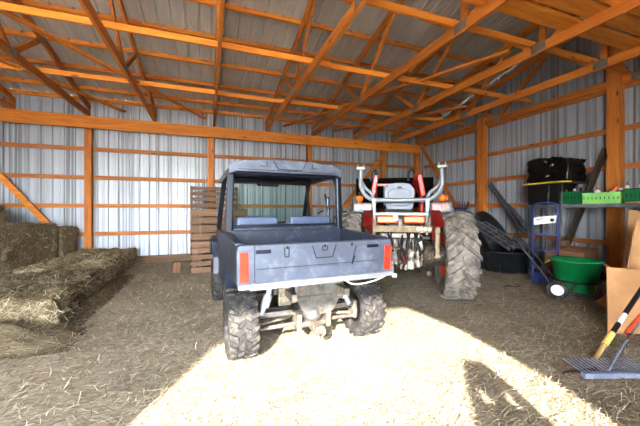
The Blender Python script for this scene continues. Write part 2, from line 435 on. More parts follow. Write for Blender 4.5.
def rim_mb(rr, w, dish=.02, n_bolt=4, hole=True):
    m = MB(); h = w/2
    m.lathe([(rr+.004, -h*.74), (rr-.015, -h*.70), (rr-.03, -h*.45), (rr*.55, -dish), (rr*.28, -dish-.02), (.001, -dish-.025)], axis='x', n=32)
    m.lathe([(rr+.004, h*.74), (rr-.015, h*.70), (rr-.03, h*.45), (rr*.55, dish), (rr*.28, dish+.02), (.001, dish+.025)], axis='x', n=32)
    m.lathe([(rr-.03, -h*.45), (rr-.03, h*.45)], axis='x', n=32)
    for s in (-1, 1):
        for k in range(n_bolt):
            a = 2*PI*k/n_bolt+.4
            m.box((s*(dish+.02), rr*.4*math.sin(a), rr*.4*math.cos(a)), (.03, .03, .03))
    return m

# ------------------------------------------------------------------ utility vehicle
utv = thing('utility_vehicle', 'slate blue utility vehicle with cargo bed and roof, backed into the sunlight', 'utility vehicle', (.95, 3.02, 0), R(3))
tm = tire_mb(.325, .27, .165, n=18, lug_h=.024, bar_w=.05).mesh('tire', M['tire']); rm = rim_mb(.165, .27).mesh('rim', M['black'])
def wheel(parent, tme, rme, loc, name='tire', rot=(0,0,0)):
    o = bpy.data.objects.new(name, tme); COL.objects.link(o); o.parent = parent; o.location = loc; o.rotation_euler = rot
    r_ = bpy.data.objects.new('rim', rme); COL.objects.link(r_); r_.parent = o; return o
for x, y in [(-.665, 0), (.665, 0), (-.665, 1.96), (.665, 1.96)]: wheel(utv, tm, rm, (x, y, .325), rot=(R(17)*(1 if x < 0 else 3), 0, 0))
# cargo bed
b = MB()
b.box((0, .10, .765), (1.36, 1.0, .03))                                  # bed floor
for s in (-1, 1):
    b.prism([(-.40, .76), (.60, .76), (.60, 1.13), (-.36, 1.09), (-.40, 1.06)], (s*.745, 0, 0), (0,1,0), (0,0,1), (-s*.05, 0, 0))
    b.box((s*.725, .11, 1.118), (.075, .96, .028), Matrix.Rotation(R(1.8), 3, 'X'), bev=.01)            # top rail
b.box((0, .585, .96), (1.40, .04, .42), bev=.01)                          # front panel of the bed
b.box((0, .60, 1.17), (1.30, .09, .05), bev=.015)
for k in range(7): b.box((-.54+.18*k, .10, .785), (.06, .92, .012))
b.build('cargo_bed', M['body_dark'], utv)
# tailgate
b = MB()
b.prism([(-.61, .785), (.61, .785), (.61, 1.075), (.595, 1.09), (-.595, 1.09), (-.61, 1.075)], (0, -.45, 0), (1,0,0), (0,0,1), (0, .05, 0))
b.box((0, -.423, 1.092), (1.22, .06, .02), bev=.008)
def emboss(poly, dpt=.010, y=-.452, line=None):
    b.prism(poly, (0, y, 0), (1,0,0), (0,0,1), (0, -dpt, 0))
b.prism([(-.26, .80), (.27, .80), (.22, .885), (-.20, .885)], (0, -.45, 0), (1,0,0), (0,0,1), (0, -.014, 0))
tg = b.build('tailgate', M['body'], utv)
b = MB()                                                                # grooves and slots pressed into the gate
def groove(pts, w=.008):
    for p, q in zip(pts[:-1], pts[1:]): b.beam((p[0], -.4515, p[1]), (q[0], -.4515, q[1]), .006, w, (0,0,1) if abs(q[0]-p[0]) > abs(q[1]-p[1]) else (1,0,0))
groove([(-.10, 1.075), (-.065, .965), (.095, .965), (.135, 1.075)]); groove([(.30, .88), (.345, 1.06)]); groove([(-.36, 1.075), (-.355, .99), (-.32, .99), (-.318, 1.075)]); groove([(.0, 1.075), (.0, 1.03), (.045, 1.03), (.045, 1.075)])
groove([(-.60, .90), (.60, .905)], .004); groove([(.335, .96), (.30, .88)])
for x in (-.335, .022, .30): b.box((x, -.4515, 1.07), (.022, .006, .024))
b.build('tailgate_groove', M['black'], tg)
for x in (-.54, .53):
    b = MB(); b.box((x, -.452, 1.045), (.13, .014, .032), bev=.006); b.build('tailgate_handle', M['cage'], tg)
b = MB(); b.box((.01, -.452, .765), (1.52, .05, .045), bev=.012); b.box((0, -.43, .74), (1.3, .03, .03)); b.build('bumper_lip', M['lip'], utv)
for s in (-1, 1):                                                       # bed corner with its lamp
    b = MB(); b.prism([(.615, .785), (.755, .785), (.755, 1.05), (.74, 1.10), (.615, 1.10)] if s > 0 else [(-.755, .785), (-.615, .785), (-.615, 1.10), (-.74, 1.10), (-.755, 1.05)], (0, -.445, 0), (1,0,0), (0,0,1), (0, .09, 0))
    c = b.build('bed_corner', M['body'], utv)
    b = MB(); b.prism([(.02, .0), (.088, .0), (.10, .25), (.03, .25)] if s > 0 else [(0, 0), (.072, 0), (.068, .25), (.0, .25)], (s*.69-.045, -.455, .80), (1,0,0), (0,0,1), (0, .02, 0))
    o = b.build('tail_light', M['redlens'], utv)
    b = MB(); b.box((s*.69, -.456, .795), (.095, .012, .014)); b.box((s*.69+.006, -.456, 1.053), (.095, .012, .012)); b.box((s*.69-.05, -.456, .925), (.01, .012, .26)); b.build('light_bezel', M['body'], o)
# cab: roll cage, roof, seats, doors
b = MB(); r_ = .032
for s in (-1, 1):
    b.tube(smooth_path([(s*.685, .62, .62), (s*.69, .62, 1.2), (s*.68, .64, 1.70), (s*.655, .70, 1.84)]), r_)
    b.tube(smooth_path([(s*.655, .66, 1.84), (s*.65, 1.2, 1.86), (s*.65, 1.55, 1.82), (s*.68, 1.85, 1.35), (s*.69, 1.98, 1.08)]), r_)
for y, z in ((.66, 1.83), (1.50, 1.83)): b.tube([(-.66, y, z), (.66, y, z)], r_)
b.tube([(-.68, .62, 1.17), (.68, .62, 1.17)], .026)
b.build('roll_cage', M['cage'], utv)
for s in (-1, 1):                                                       # flat wide rear pillars
    b = MB(); b.box((s*.69, .60, 1.42), (.075, .06, .78), Matrix.Rotation(s*R(-1.5), 3, 'Y'), bev=.015); b.build('rear_pillar', M['cage'], utv)
b = MB(); nx, ny = 16, 10; vs = []                                       # domed roof shell
def roofp(i, j):
    x = -1+2*i/nx; y = j/ny
    z = 1.985 - .075*abs(x)**3 - .05*(y-.2)**2*(1 if y > .2 else 0) - (.0 if abs(x) < .97 else .05)
    return Vector((x*.71, .53+y*1.25, z))
top = [[roofp(i, j) for i in range(nx+1)] for j in range(ny+1)]
vs = [p for r0 in top for p in r0] + [Vector((p.x*.97, p.y+.02, p.z-.05)) for r0 in top for p in r0]; W = nx+1; S = W*(ny+1); fs = []
for j in range(ny):
    for i in range(nx):
        a = j*W+i; fs += [(a, a+1, a+W+1, a+W), (S+a, S+a+W, S+a+W+1, S+a+1)]
for i in range(nx): fs += [(i, S+i, S+i+1, i+1), (ny*W+i, ny*W+i+1, S+ny*W+i+1, S+ny*W+i)]
for j in range(ny): fs += [(j*W, (j+1)*W, S+(j+1)*W, S+j*W), (j*W+nx, S+j*W+nx, S+(j+1)*W+nx, (j+1)*W+nx)]
b.add(vs, fs)
fas = [(-.705, 1.80), (-.62, 1.835), (.62, 1.835), (.705, 1.80), (.705, 1.905), (.60, 1.945), (.30, 1.972), (0, 1.98), (-.30, 1.972), (-.60, 1.945), (-.705, 1.905)]
b.prism(fas, (0, .525, 0), (1,0,0), (0,0,1), (0, .05, 0))
for x0, x1 in [(-.20, .20)]: b.prism([(x0, 1.965), (x0+.05, 1.87), (x1-.05, 1.87), (x1, 1.965)], (0, .527, 0), (1,0,0), (0,0,1), (0, -.016, 0))
for x in (-.33, .33): b.prism([(x-.06, 1.96), (x-.035, 1.90), (x+.045, 1.90), (x+.045, 1.955)], (0, .527, 0), (1,0,0), (0,0,1), (0, -.012, 0))
rfp = b.build('roof', M['body'], utv)
b = MB()
for s in (-1, 1):
    for p, q in [((s*.20, 1.965), (s*.15, 1.87)), ((s*.28, 1.90), (s*.285, 1.955)), ((s*.27, 1.90), (s*.36, 1.90))]:
        b.beam((p[0], .5105, p[1]), (q[0], .5105, q[1]), .008, .008, (0,0,1) if abs(p[0]-q[0]) > .06 else (1,0,0))
b.beam((-.15, .5105, 1.87), (.15, .5105, 1.87), .008, .008); b.beam((-.60, .523, 1.855), (.60, .523, 1.855), .008, .008)
b.build('roof_groove', M['black'], rfp)
b = MB(); b.box((0, 1.0, 1.865), (1.28, .9, .03)); b.build('headliner', M['black'], utv)
b = MB()
b.add([(-.55, 1.60, 1.80), (.60, 1.60, 1.80), (.66, 1.60, 1.22), (-.62, 1.60, 1.22)], [(0, 1, 2, 3)])
ws = b.build('windshield', M['glass'], utv)
b = MB()
for p, q in [((-.58, 1.80), (.62, 1.80)), ((-.58, 1.80), (-.64, 1.20)), ((.62, 1.80), (.68, 1.20)), ((-.64, 1.20), (.68, 1.20))]: b.beam((p[0], 1.605, p[1]), (q[0], 1.605, q[1]), .03, .045, (0,1,0))
b.build('windshield_frame', M['black'], ws)
b = MB(); b.box((0, 1.50, 1.775), (.26, .05, .07), bev=.02); b.tube([(0, 1.52, 1.80), (0, 1.56, 1.84)], .012); b.ball((-.16, 1.5, 1.785), .045, 12, 8, (1, .6, 1)); b.build('rear_view_mirror', M['black'], utv)
b = MB()
for x0, x1 in [(-.60, -.10), (.06, .60)]:
    b.box(((x0+x1)/2, .74, 1.235), (x1-x0, .10, .15), Matrix.Rotation(R(-8), 3, 'X'), bev=.03)
    b.box(((x0+x1)/2, .86, 1.0), (x1-x0, .12, .5), Matrix.Rotation(R(-8), 3, 'X'), bev=.03)
b.box((0, 1.15, .80), (1.22, .5, .14), bev=.04)
b.build('bench_seat', M['seat'], utv)
b = MB(); b.box((0, .66, 1.19), (1.34, .03, .06), bev=.01); b.tube([(-.60, .64, 1.10), (.60, .64, 1.10)], .02); b.build('rear_rail', M['cage'], utv)
b = MB(); b.box((0, 1.5, .50), (1.10, 2.1, .10)); b.box((0, 1.1, .62), (1.30, .9, .20), bev=.03); b.build('chassis', M['black'], utv)
for s in (-1, 1):
    b = MB()
    b.prism([(.60, .50), (1.62, .48), (1.66, .70), (1.90, 1.05), (1.78, 1.12), (.70, 1.10), (.60, 1.0)], (s*.735, 0, 0), (0,1,0), (0,0,1), (-s*.045, 0, 0))
    b.build('door', M['body_dark'], utv)
    b = MB()                                                            # front fender arch over the wheel
    pts = [(1.52, .50), (1.55, .72), (1.70, .92), (1.96, 1.00), (2.25, .93), (2.42, .72), (2.36, .68), (2.20, .86), (1.96, .92), (1.74, .85), (1.62, .69), (1.60, .50)]
    b.prism(pts, (s*.56, 0, 0), (0,1,0), (0,0,1), (s*.24, 0, 0)); b.build('front_fender', M['body_dark'], utv)
    b = MB()                                                            # rear mud flap and inner fender
    b.prism([(.36, .76), (.56, .76), (.62, .45), (.55, .32), (.50, .45)], (s*.52, 0, 0), (0,1,0), (0,0,1), (s*.24, 0, 0)); b.build('rear_fender', M['body_dark'], utv)
b = MB(); b.prism([(1.62, .60), (1.62, 1.20), (1.95, 1.10), (2.45, .98), (2.58, .82), (2.56, .55)], (-.56, 0, 0), (0,1,0), (0,0,1), (1.12, 0, 0)); b.build('hood', M['body'], utv)
b = MB(); b.box((0, 2.55, .55), (1.1, .10, .24), bev=.03); b.tube([(-.4, 2.62, .45), (-.4, 2.66, .75), (.4, 2.66, .75), (.4, 2.62, .45)], .025); b.build('front_bumper', M['black'], utv)
b = MB(); b.tube([(.72, 1.40, 1.33), (.80, 1.35, 1.38)], .014); b.box((.74, 1.05, 1.50), (.05, .05, .16), bev=.02); b.box((.735, 1.02, 1.36), (.05, .05, .14), bev=.02); b.tube([(.70, 1.0, 1.15), (.73, 1.02, 1.32), (.72, 1.1, 1.62)], .014); b.build('side_mirror', M['cage'], utv)
b = MB(); b.lathe([(.16, -.012), (.18, 0), (.16, .012)], (0,0,0), 'z', 24, True, Matrix.Rotation(R(55), 3, 'X')); 
b.v = [(x-.33, y+1.42, z+1.15) for x, y, z in b.v]; b.tube([(-.33, 1.42, 1.15), (-.33, 1.70, .98)], .02); b.build('steering_wheel', M['black'], utv)
# rear drive line
for s in (-1, 1):
    b = MB()
    b.tube([(s*.14, -.06, .36), (s*.56, -.03, .37)], .026); b.tube([(s*.14, .16, .36), (s*.56, .03, .37)], .026); b.box((s*.35, -.05, .385), (.36, .05, .03)); b.build('suspension_arm', M['silver'], utv)
    b = MB(); b.tube([(s*.13, -.10, .27), (s*.57, -.05, .24)], .020); b.tube([(s*.13, .12, .27), (s*.57, .04, .24)], .020); b.box((s*.56, 0, .31), (.05, .14, .2), bev=.015); b.build('lower_arm', M['dusty_metal'], utv)
    b = MB(); b.tube([(s*.48, -.06, .38), (s*.445, -.05, .46)], .03); b.tube([(s*.445, -.05, .45), (s*.40, -.03, .56)], .046); b.tube([(s*.40, -.03, .56), (s*.36, -.01, .68)], .028); b.build('shock_absorber', M['lip'], utv)
    b = MB(); b.tube([(s*.12, .02, .33), (s*.6, .0, .325)], .022); b.build('axle_shaft', M['black'], utv)
b = MB(); b.box((.08, -.12, .635), (.54, .20, .17), bev=.03); b.prism([(-.17, .55), (.33, .55), (.22, .38), (.14, .36), (-.02, .36), (-.08, .38)], (0, -.20, 0), (1,0,0), (0,0,1), (0, .04, 0)); b.build('muffler', M['silver'], utv)
b = MB(); b.ball((.03, -.10, .36), .105, 18, 12, (1, 1.1, .95)); b.box((.03, .06, .34), (.22, .26, .2), bev=.05)
for k in range(8): b.box((.03+.10*math.cos(k*PI/4), -.11, .36+.10*math.sin(k*PI/4)), (.03, .05, .03))
b.build('gearbox', M['silver'], utv)
b = MB(); b.box((.02, -.24, .265), (.09, .24, .07)); b.box((.02, -.16, .27), (.30, .05, .05), bev=.01); b.box((-.13, -.12, .30), (.05, .16, .16), bev=.01); b.box((.18, -.12, .30), (.05, .16, .16), bev=.01)
b.tube(arc((.02, -.36, .255), .045, 0, 2*PI, 14, (1,0,0), (0,0,1))[:-1], .012, closed=True); b.build('hitch_receiver', M['dusty_metal'], utv)
b = MB()
for s in (-1, 1):
    b.box((s*.26, .02, .62), (.05, .9, .06)); b.box((s*.28, -.18, .60), (.12, .05, .22), bev=.01); b.box((s*.40, -.12, .69), (.16, .06, .07), bev=.01)
b.box((0, .18, .56), (.6, .06, .12)); b.tube(smooth_path([(-.34, -.14, .66), (-.25, -.12, .52), (-.15, -.08, .48), (-.05, -.10, .52)]), .015)
b.build('rear_subframe', M['dusty_metal'], utv)
b = MB(); b.tube(smooth_path([(.22, -.46, .742), (.30, -.47, .70), (.42, -.47, .695), (.56, -.47, .715), (.66, -.47, .745)]), .009, 8)
o = b.build('hanging_rope', M['rope'], None, (.95, 3.02, 0), (0, 0, R(3))); tag(o, 'off-white rope hanging loosely under the bed edge of the vehicle', 'rope')
# ------------------------------------------------------------------ tractor
M['orange'] = plain('tractor_orange_paint', (238,104,24), .35, 0, .08, 5, (176,110,70), .2)
M['redp'] = plain('tractor_red_paint', (104,16,13), .45, 0, .12, 5, (110,50,40), .25)
M['grey_tube'] = plain('grey_rollbar_paint', (128,134,142), .4, .15, .07, 6, (140,132,122), .25)
M['tan_metal'] = plain('muddy_tan_metal', (140,126,104), .7, .2, .16, 10, (118,94,70), .45)
M['greasy'] = plain('greasy_hitch_metal', (78,74,70), .5, .5, .3, 12, (150,128,100), .5)
M['greasy2'] = plain('grey_hitch_metal', (128,124,120), .5, .4, .3, 12, (160,140,112), .5)
M['redb'] = plain('loader_red_paint', (206,30,24), .35, 0, .1, 5)
M['seat2'] = plain('tractor_seat_vinyl', (120,127,140), .5, 0, .06, 5)
M['beacon'] = plain('orange_lamp_lens', (250,104,20), .2, 0, .1, 12)
M['pinklens'] = plain('faded_red_lens', (226,104,96), .3, 0, .25, 30)
M['white'] = plain('white_label', (236,236,232), .5, 0, .04, 8)
M['blackp'] = plain('black_bucket_paint', (8,8,9), .8, .0, .2, 6, spec=.1)
M['rim_red'] = plain('orange_red_rim', (222,72,34), .45, 0, .12, 6, (130,84,60), .35)
tr = thing('tractor', 'orange farm tractor with grey roll bar and muddy tires, seen from behind', 'tractor', (2.93, 4.18, 0), R(-32))
bt = tire_mb(.685, .44, .36, 'bar', 20, .04, .075).mesh('tire', M['tire_big']); br = rim_mb(.36, .44, .06, 8).mesh('rim', M['rim_red'])
for s in (-1, 1): wheel(tr, bt, br, (s*.82, 0, .685), 'rear_tire')
ft = tire_mb(.43, .26, .21, 'bar', 16, .03, .05).mesh('front_tire', M['tire_big']); fr = rim_mb(.21, .26, .03, 6).mesh('rim', M['rim_red'])
for s in (-1, 1): wheel(tr, ft, fr, (s*.62, 1.95, .43), 'front_tire')
b = MB()                                                                # transmission and axle housing
b.box((0, .35, .74), (.50, 1.1, .46), bev=.06); b.lathe([(.17, -.66), (.17, -.30), (.22, -.26), (.22, .26), (.17, .30), (.17, .66)], (0, 0, .685), 'x', 24)
b.box((0, 1.4, .62), (.34, 1.2, .30), bev=.04); b.box((0, 1.95, .43), (1.0, .12, .12), bev=.03); b.build('chassis', M['greasy'], tr)
b = MB(); b.prism([(.95, .78), (2.45, .78), (2.52, .95), (2.42, 1.22), (1.7, 1.34), (.95, 1.38)], (-.30, 0, 0), (0,1,0), (0,0,1), (.60, 0, 0)); b.build('hood', M['orange'], tr)
b = MB(); b.box((0, .85, 1.22), (.56, .24, .50), bev=.05); b.build('dashboard', M['black'], tr)
b = MB(); b.lathe([(.17, -.014), (.19, 0), (.17, .014)], (0, 0, 0), 'z', 28, True, Matrix.Rotation(R(35), 3, 'X')); b.v = [(x, y+.72, z+1.52) for x, y, z in b.v]
b.tube([(0, .72, 1.52), (0, .84, 1.36)], .025); b.box((0, .72, 1.52), (.30, .03, .02)); b.build('steering_wheel', M['black'], tr)
b = MB(); b.box((0, .40, .96), (1.0, 1.2, .06), bev=.02); b.build('platform', M['black'], tr)
for s in (-1, 1):
    b = MB()                                                            # fender arching over the inner half of the tyre
    o_ = [(.74*math.cos(a), .685+.74*math.sin(a)) for a in [R(40+9*k) for k in range(12)]]
    poly = o_ + [(.70*math.cos(a), .685+.70*math.sin(a)) for a in [R(139-9*k) for k in range(12)]]
    b.prism([(y, z) for y, z in poly], (s*.44, 0, 0), (0,1,0), (0,0,1), (s*.13, 0, 0))
    b.prism([(.70*math.cos(R(40+9*k)), .685+.70*math.sin(R(40+9*k))) for k in range(12)] + [(-.40, .95), (.54, .95)], (s*.43, 0, 0), (0,1,0), (0,0,1), (s*.03, 0, 0))
    b.build('fender', M['redp'], tr)
    b = MB(); b.box((s*.595, -.16, 1.43), (.30, .14, .15), bev=.03); lh = b.build('tail_lamp_housing', M['grey_tube'], tr)
    b = MB(); b.box((s*.575-.055, -.232, 1.435), (.12, .02, .085), bev=.008); b.box((s*.575+.07, -.232, 1.435), (.11, .02, .085), bev=.008); b.build('tail_lamp_lens', M['pinklens'], lh)
    b = MB(); b.ball((s*.655, -.02, 1.575), .062, 16, 12); bc = b.build('warning_lamp', M['beacon'], tr)
    b = MB(); b.box((s*.655, -.0, 1.50), (.07, .07, .06), bev=.01); b.tube([(s*.655, -.02, 1.62), (s*.66, -.02, 1.69)], .016); b.build('lamp_base', M['black'], bc)
    b = MB(); b.beam((s*.47, -.20, 1.36), (s*.40, -.28, 1.14), .05, .03, (0,1,0)); b.build('fender_stay', M['tan_metal'], tr)
# grey roll bar: folded hoop with raised ends
b = MB()
hp = [(-.635, 0, 2.06), (-.64, 0, 1.90), (-.635, 0, 1.78), (-.58, 0, 1.66), (-.50, 0, 1.585), (-.40, 0, 1.555), (-.2, 0, 1.55), (.2, 0, 1.55), (.40, 0, 1.555), (.50, 0, 1.585), (.58, 0, 1.66), (.635, 0, 1.78), (.64, 0, 1.90), (.635, 0, 2.06)]
b.tube(smooth_path(hp, 4), .036, 12); b.build('roll_bar', M['grey_tube'], tr)
for s in (-1, 1):
    b = MB(); b.tube(smooth_path([(s*.625, .03, 1.86), (s*.57, .05, 1.76), (s*.46, .06, 1.66), (s*.42, .04, 1.56), (s*.42, .02, 1.50)], 5), .030, 12); b.build('roll_bar_strut', M['grey_tube'], tr)
    b = MB(); b.box((s*.42, 0, 1.26), (.075, .075, .62), bev=.015); b.build('roll_bar_post', M['grey_tube'], tr)
    b = MB(); b.box((s*.635, 0, 2.075), (.15, .10, .05), bev=.01)
    for dx in (-.05, .05): b.box((s*.635+dx, 0, 2.12), (.022, .07, .07), bev=.005)
    b.tube([(s*.635-.09, 0, 2.10), (s*.635+.09, 0, 2.10)], .012, 8); b.build('hinge_bracket', M['silver'], tr)
b = MB(); b.box((0, -.02, 1.325), (.92, .10, .055), bev=.01); b.build('rear_panel_bar', M['grey_tube'], tr)
for x0, x1 in [(-.375, -.03), (.05, .375)]:
    b = MB(); b.box(((x0+x1)/2, -.03, 1.235), (x1-x0, .10, .115), bev=.02); b.build('orange_panel', M['orange'], tr)
b = MB(); b.box((-.075, -.085, 1.26), (.075, .008, .08)); b.build('white_sticker', M['white'], tr)
# seat
b = MB(); vs = []
b.prism([(-.21, 1.40), (.21, 1.40), (.25, 1.55), (.245, 1.74), (.17, 1.83), (.06, 1.85), (-.06, 1.85), (-.17, 1.83), (-.245, 1.74), (-.25, 1.55)], (0, .22, 0), (1,0,0), (0,0,1), (0, .12, 0))
b.prism([(-.17, 1.46), (.17, 1.46), (.19, 1.68), (.12, 1.75), (-.12, 1.75), (-.19, 1.68)], (0, .205, 0), (1,0,0), (0,0,1), (0, .02, 0))
st = b.build('seat_back', M['seat2'], tr); md = st.modifiers.new('bevel', 'BEVEL'); md.width = .03; md.segments = 3; md.limit_method = 'ANGLE'
b = MB(); b.box((0, .195, 1.77), (.07, .012, .03), bev=.004); b.build('seat_slot', M['black'], st)
b = MB(); b.box((0, .50, 1.20), (.50, .50, .13), bev=.05); b.box((0, .45, 1.07), (.3, .35, .16)); b.build('seat_cushion', M['seat2'], tr)
# three point hitch
b = MB(); b.box((.055, -.30, 1.10), (1.0, .07, .10), bev=.008); b.box((-.02, -.30, 1.17), (.05, .06, .16), bev=.01); cb = b.build('hitch_crossbar', M['tan_metal'], tr)
cu = bpy.data.curves.new('lettering', 'FONT'); cu.body = 'OMNI'; cu.size = .085; cu.extrude = .003; cu.align_x = 'CENTER'; cu.align_y = 'CENTER'
tx = bpy.data.objects.new('lettering', cu); COL.objects.link(tx); tx.parent = cb; tx.location = (.325, -.338, 1.10); tx.rotation_euler = (R(90), 0, 0); tx.scale = (1.0, .82, 1); cu.materials.append(M['white'])
bpy.context.view_layer.update()
tme = bpy.data.meshes.new_from_object(tx.evaluated_get(bpy.context.evaluated_depsgraph_get())); lo = bpy.data.objects.new('lettering', tme); COL.objects.link(lo); lo.parent = cb; lo.location = tx.location; lo.rotation_euler = tx.rotation_euler; lo.scale = tx.scale
bpy.data.objects.remove(tx); lo.name = 'lettering'
for s, x in ((1, .52), (-1, -.42)):
    b = MB(); b.box((x, -.30, .90), (.06, .05, .42), bev=.008); b.tube([(x, -.30, .98), (x, -.30, .86)], .04); b.box((x, -.30, .69), (.09, .07, .04), bev=.01); b.build('drop_post', M['tan_metal'], tr)
for s in (-1, 1):
    b = MB(); b.beam((s*.28, .0, .52), (s*.36, -.55, .50), .05, .06, (0,0,1), .01); b.ball((s*.36, -.57, .50), .05, 12, 8); b.build('lower_link', M['greasy'], tr)
    b = MB(); b.tube([(s*.30, -.30, .55), (s*.31, -.24, .78)], .022); b.tube([(s*.31, -.24, .74), (s*.31, -.16, 1.0)], .034); b.beam((s*.31, -.16, 1.0), (s*.22, .02, 1.06), .04, .05); b.build('lift_rod', M['greasy'], tr)
b = MB(); b.beam((0, -.05, 1.02), (0, -.30, 1.12), .05, .05, (0,0,1), .01); b.tube([(0.02, -.12, .92), (.05, -.26, .58)], .03); b.build('top_link', M['redp'], tr)
b = MB()
for k, x in enumerate([-.20, -.14, .09, .14, .20, .25]): b.tube(smooth_path([(x, -.16, 1.06), (x+.02*(-1)**k, -.26, .92), (x+.03, -.24, .72), (x*.8, -.16, .62)]), .016, 8)
rr_ = random.Random(4)
for k in range(12):
    x = rr_.uniform(-.30, .30); b.tube(smooth_path([(x, -.14, rr_.uniform(.9, 1.08)), (x+rr_.uniform(-.06,.06), rr_.uniform(-.34,-.2), .82), (x+rr_.uniform(-.08,.08), -.22, rr_.uniform(.5,.66))]), rr_.uniform(.009, .02), 7)
b.build('hydraulic_hose', M['black'], tr)
b = MB(); b.tube([(-.10, -.15, .96), (-.11, -.27, .62)], .035); b.tube([(.13, -.16, .98), (.15, -.30, .60)], .042); b.tube([(.23, -.16, 1.0), (.25, -.28, .62)], .03)
b.box((.14, -.28, .56), (.10, .10, .14), bev=.015); b.box((.25, -.27, .58), (.07, .09, .12), bev=.015); b.box((0, -.16, .99), (.60, .10, .08), bev=.02)
for k in range(9):
    x = -.30+.075*k; b.box((x, rr_.uniform(-.3,-.18), rr_.uniform(.5,.9)), (rr_.uniform(.03,.07), .06, rr_.uniform(.06,.2)), Matrix.Rotation(rr_.uniform(-.4,.4), 3, 'Y'), bev=.008)
b.build('lift_cylinder', M['greasy2'], tr)
b = MB(); b.box((-.16, -.25, .80), (.28, .16, .025), bev=.005); b.box((-.16, -.20, .72), (.26, .1, .16), bev=.02); b.tube([(-.16, -.18, .60), (-.16, -.42, .60)], .035); b.lathe([(.10, -.20), (.12, -.34)], (-.16, 0, .62), 'y', 20); b.build('power_shaft_guard', M['greasy'], tr)
b = MB(); b.beam((-.13, .1, .45), (-.11, -.44, .43), .07, .04); b.beam((-.14, -.30, .62), (-.14, -.34, .44), .05, .05); db = b.build('drawbar', M['greasy'], tr)
b = MB(); b.box((-.11, -.46, .42), (.075, .05, .055), bev=.01); b.build('white_tip', M['white'], db)
# loader
b = MB()
for s in (-1, 1):
    b.box((s*.46, 1.15, 1.24), (.08, .20, 1.0), bev=.02); b.beam((s*.46, 1.12, 1.70), (s*.46, 2.25, 2.05), .09, .16, (0,0,1), .02); b.beam((s*.46, 2.22, 2.08), (s*.46, 3.02, 1.62), .09, .16, (0,0,1), .02)
    b.box((s*.44, .98, 1.86), (.10, .08, .42), Matrix.Rotation(R(-s*10), 3, 'Y'), bev=.02)
b.box((-.24, 1.0, 1.88), (.40, .06, .045), bev=.01)
la = b.build('loader_arm', M['redb'], tr)
b = MB(); b.tube([(-.24, 1.0, 1.48), (-.24, 1.0, 1.87)], .03); b.build('grey_stack', M['grey_tube'], tr)
b = MB()
b.prism([(3.05, 2.22), (3.10, 1.52), (3.55, 1.44), (3.60, 1.47), (3.16, 1.58), (3.10, 2.22)], (-.98, 0, 0), (0,1,0), (0,0,1), (1.96, 0, 0))
for s in (-1, 1): b.prism([(3.06, 2.20), (3.10, 1.50), (3.56, 1.46), (3.42, 2.0)], (s*.98, 0, 0), (0,1,0), (0,0,1), (-s*.02, 0, 0))
b.build('loader_bucket', M['blackp'], tr)
for s, x in ((-1, -.50), (1, .20)):
    b = MB(); b.tube(smooth_path([(x, .95, 1.95), (x+.02, .95, 2.12), (x+.08, .95, 2.17), (x+.12, .95, 2.08)]), .022, 8); b.build('loader_hose', M['black'], la)
# ------------------------------------------------------------------ hay bales
def bale_mb(dx, dy, dz, seed, strands=260, rough=.035, sw=.0045):
    """rounded, lumpy block of hay standing on z=0 with loose ends sticking out"""
    rnd = random.Random(seed); m = MB()
    b = bmesh.new(); bmesh.ops.create_cube(b, size=1.0)
    bmesh.ops.subdivide_edges(b, edges=list(b.edges), cuts=21, use_grid_fill=True)
    off = Vector((seed*3.1, seed*1.7, 0))
    for v in b.verts:
        p = Vector((v.co.x*dx, v.co.y*dy, (v.co.z+.5)*dz))
        # round the edges
        c = Vector((0, 0, dz/2)); q = p - c; hx, hy, hz = dx/2, dy/2, dz/2; rr = .07
        k = Vector((max(-hx+rr, min(hx-rr, q.x)), max(-hy+rr, min(hy-rr, q.y)), max(-hz+rr, min(hz-rr, q.z)))); e = q - k
        if e.length > rr: q = k + e.normalized()*rr
        nrm = (q - k*.7).normalized() if (q-k*.7).length > 1e-6 else Vector((0,0,1))
        n1 = noise.noise((q+off)*5.0)*rough + noise.noise((q+off)*13)*rough*.8 + noise.noise((q+off)*27)*rough*.5
        p = c + q + nrm*n1
        if p.z < 0: p.z = 0.0
        v.co = p
    bmesh.ops.recalc_face_normals(b, faces=b.faces)
    fl = list(b.faces); ar = []
    tot = 0
    for f in fl:
        tot += f.calc_area() if f.normal.z > -.5 else 0; ar.append(tot)
    import bisect
    vs, fs = [], []
    for i in range(strands):
        f = fl[min(len(fl)-1, bisect.bisect(ar, rnd.random()*tot))]; c = f.calc_center_median(); nr = f.normal
        t = Vector((rnd.uniform(-1,1), rnd.uniform(-1,1), rnd.uniform(-1,.6))); t = (t - nr*t.dot(nr)*.75).normalized()
        L = rnd.uniform(.06, .17); s0 = c + nr*.004 - t*L*.3; s1 = c + t*L*.7 + nr*rnd.uniform(.004, .04)
        if s1.z < .004: s1.z = .004
        wv = t.cross(nr).normalized()*rnd.uniform(.5, 1)*sw
        n = len(vs); vs += [s0-wv, s0+wv, s1+wv*.6, s1-wv*.6]; fs.append((n, n+1, n+2, n+3))
    m.bm(b, True)
    return m, (vs, fs)
def bale(label, loc, d, seed, rz=0, grp=None, strands=260, cat='hay bale', sw=.0042, sfx=''):
    m, (vs, fs) = bale_mb(d[0], d[1], d[2], seed, int(strands*2.6), .045, sw)
    o = m.build('hay_bale', M['bale'+sfx], None, loc, (0, 0, rz)); me = o.data
    me.materials.append(M['bstrand'+sfx])
    b2 = bmesh.new(); b2.from_mesh(me); bv = [b2.verts.new(v) for v in vs]
    for f in fs:
        nf = b2.faces.new([bv[i] for i in f]); nf.material_index = 1
    b2.to_mesh(me); b2.free()
    return tag(o, label, cat, grp)
nth = ['nearest', 'second', 'third', 'fourth', 'fifth']
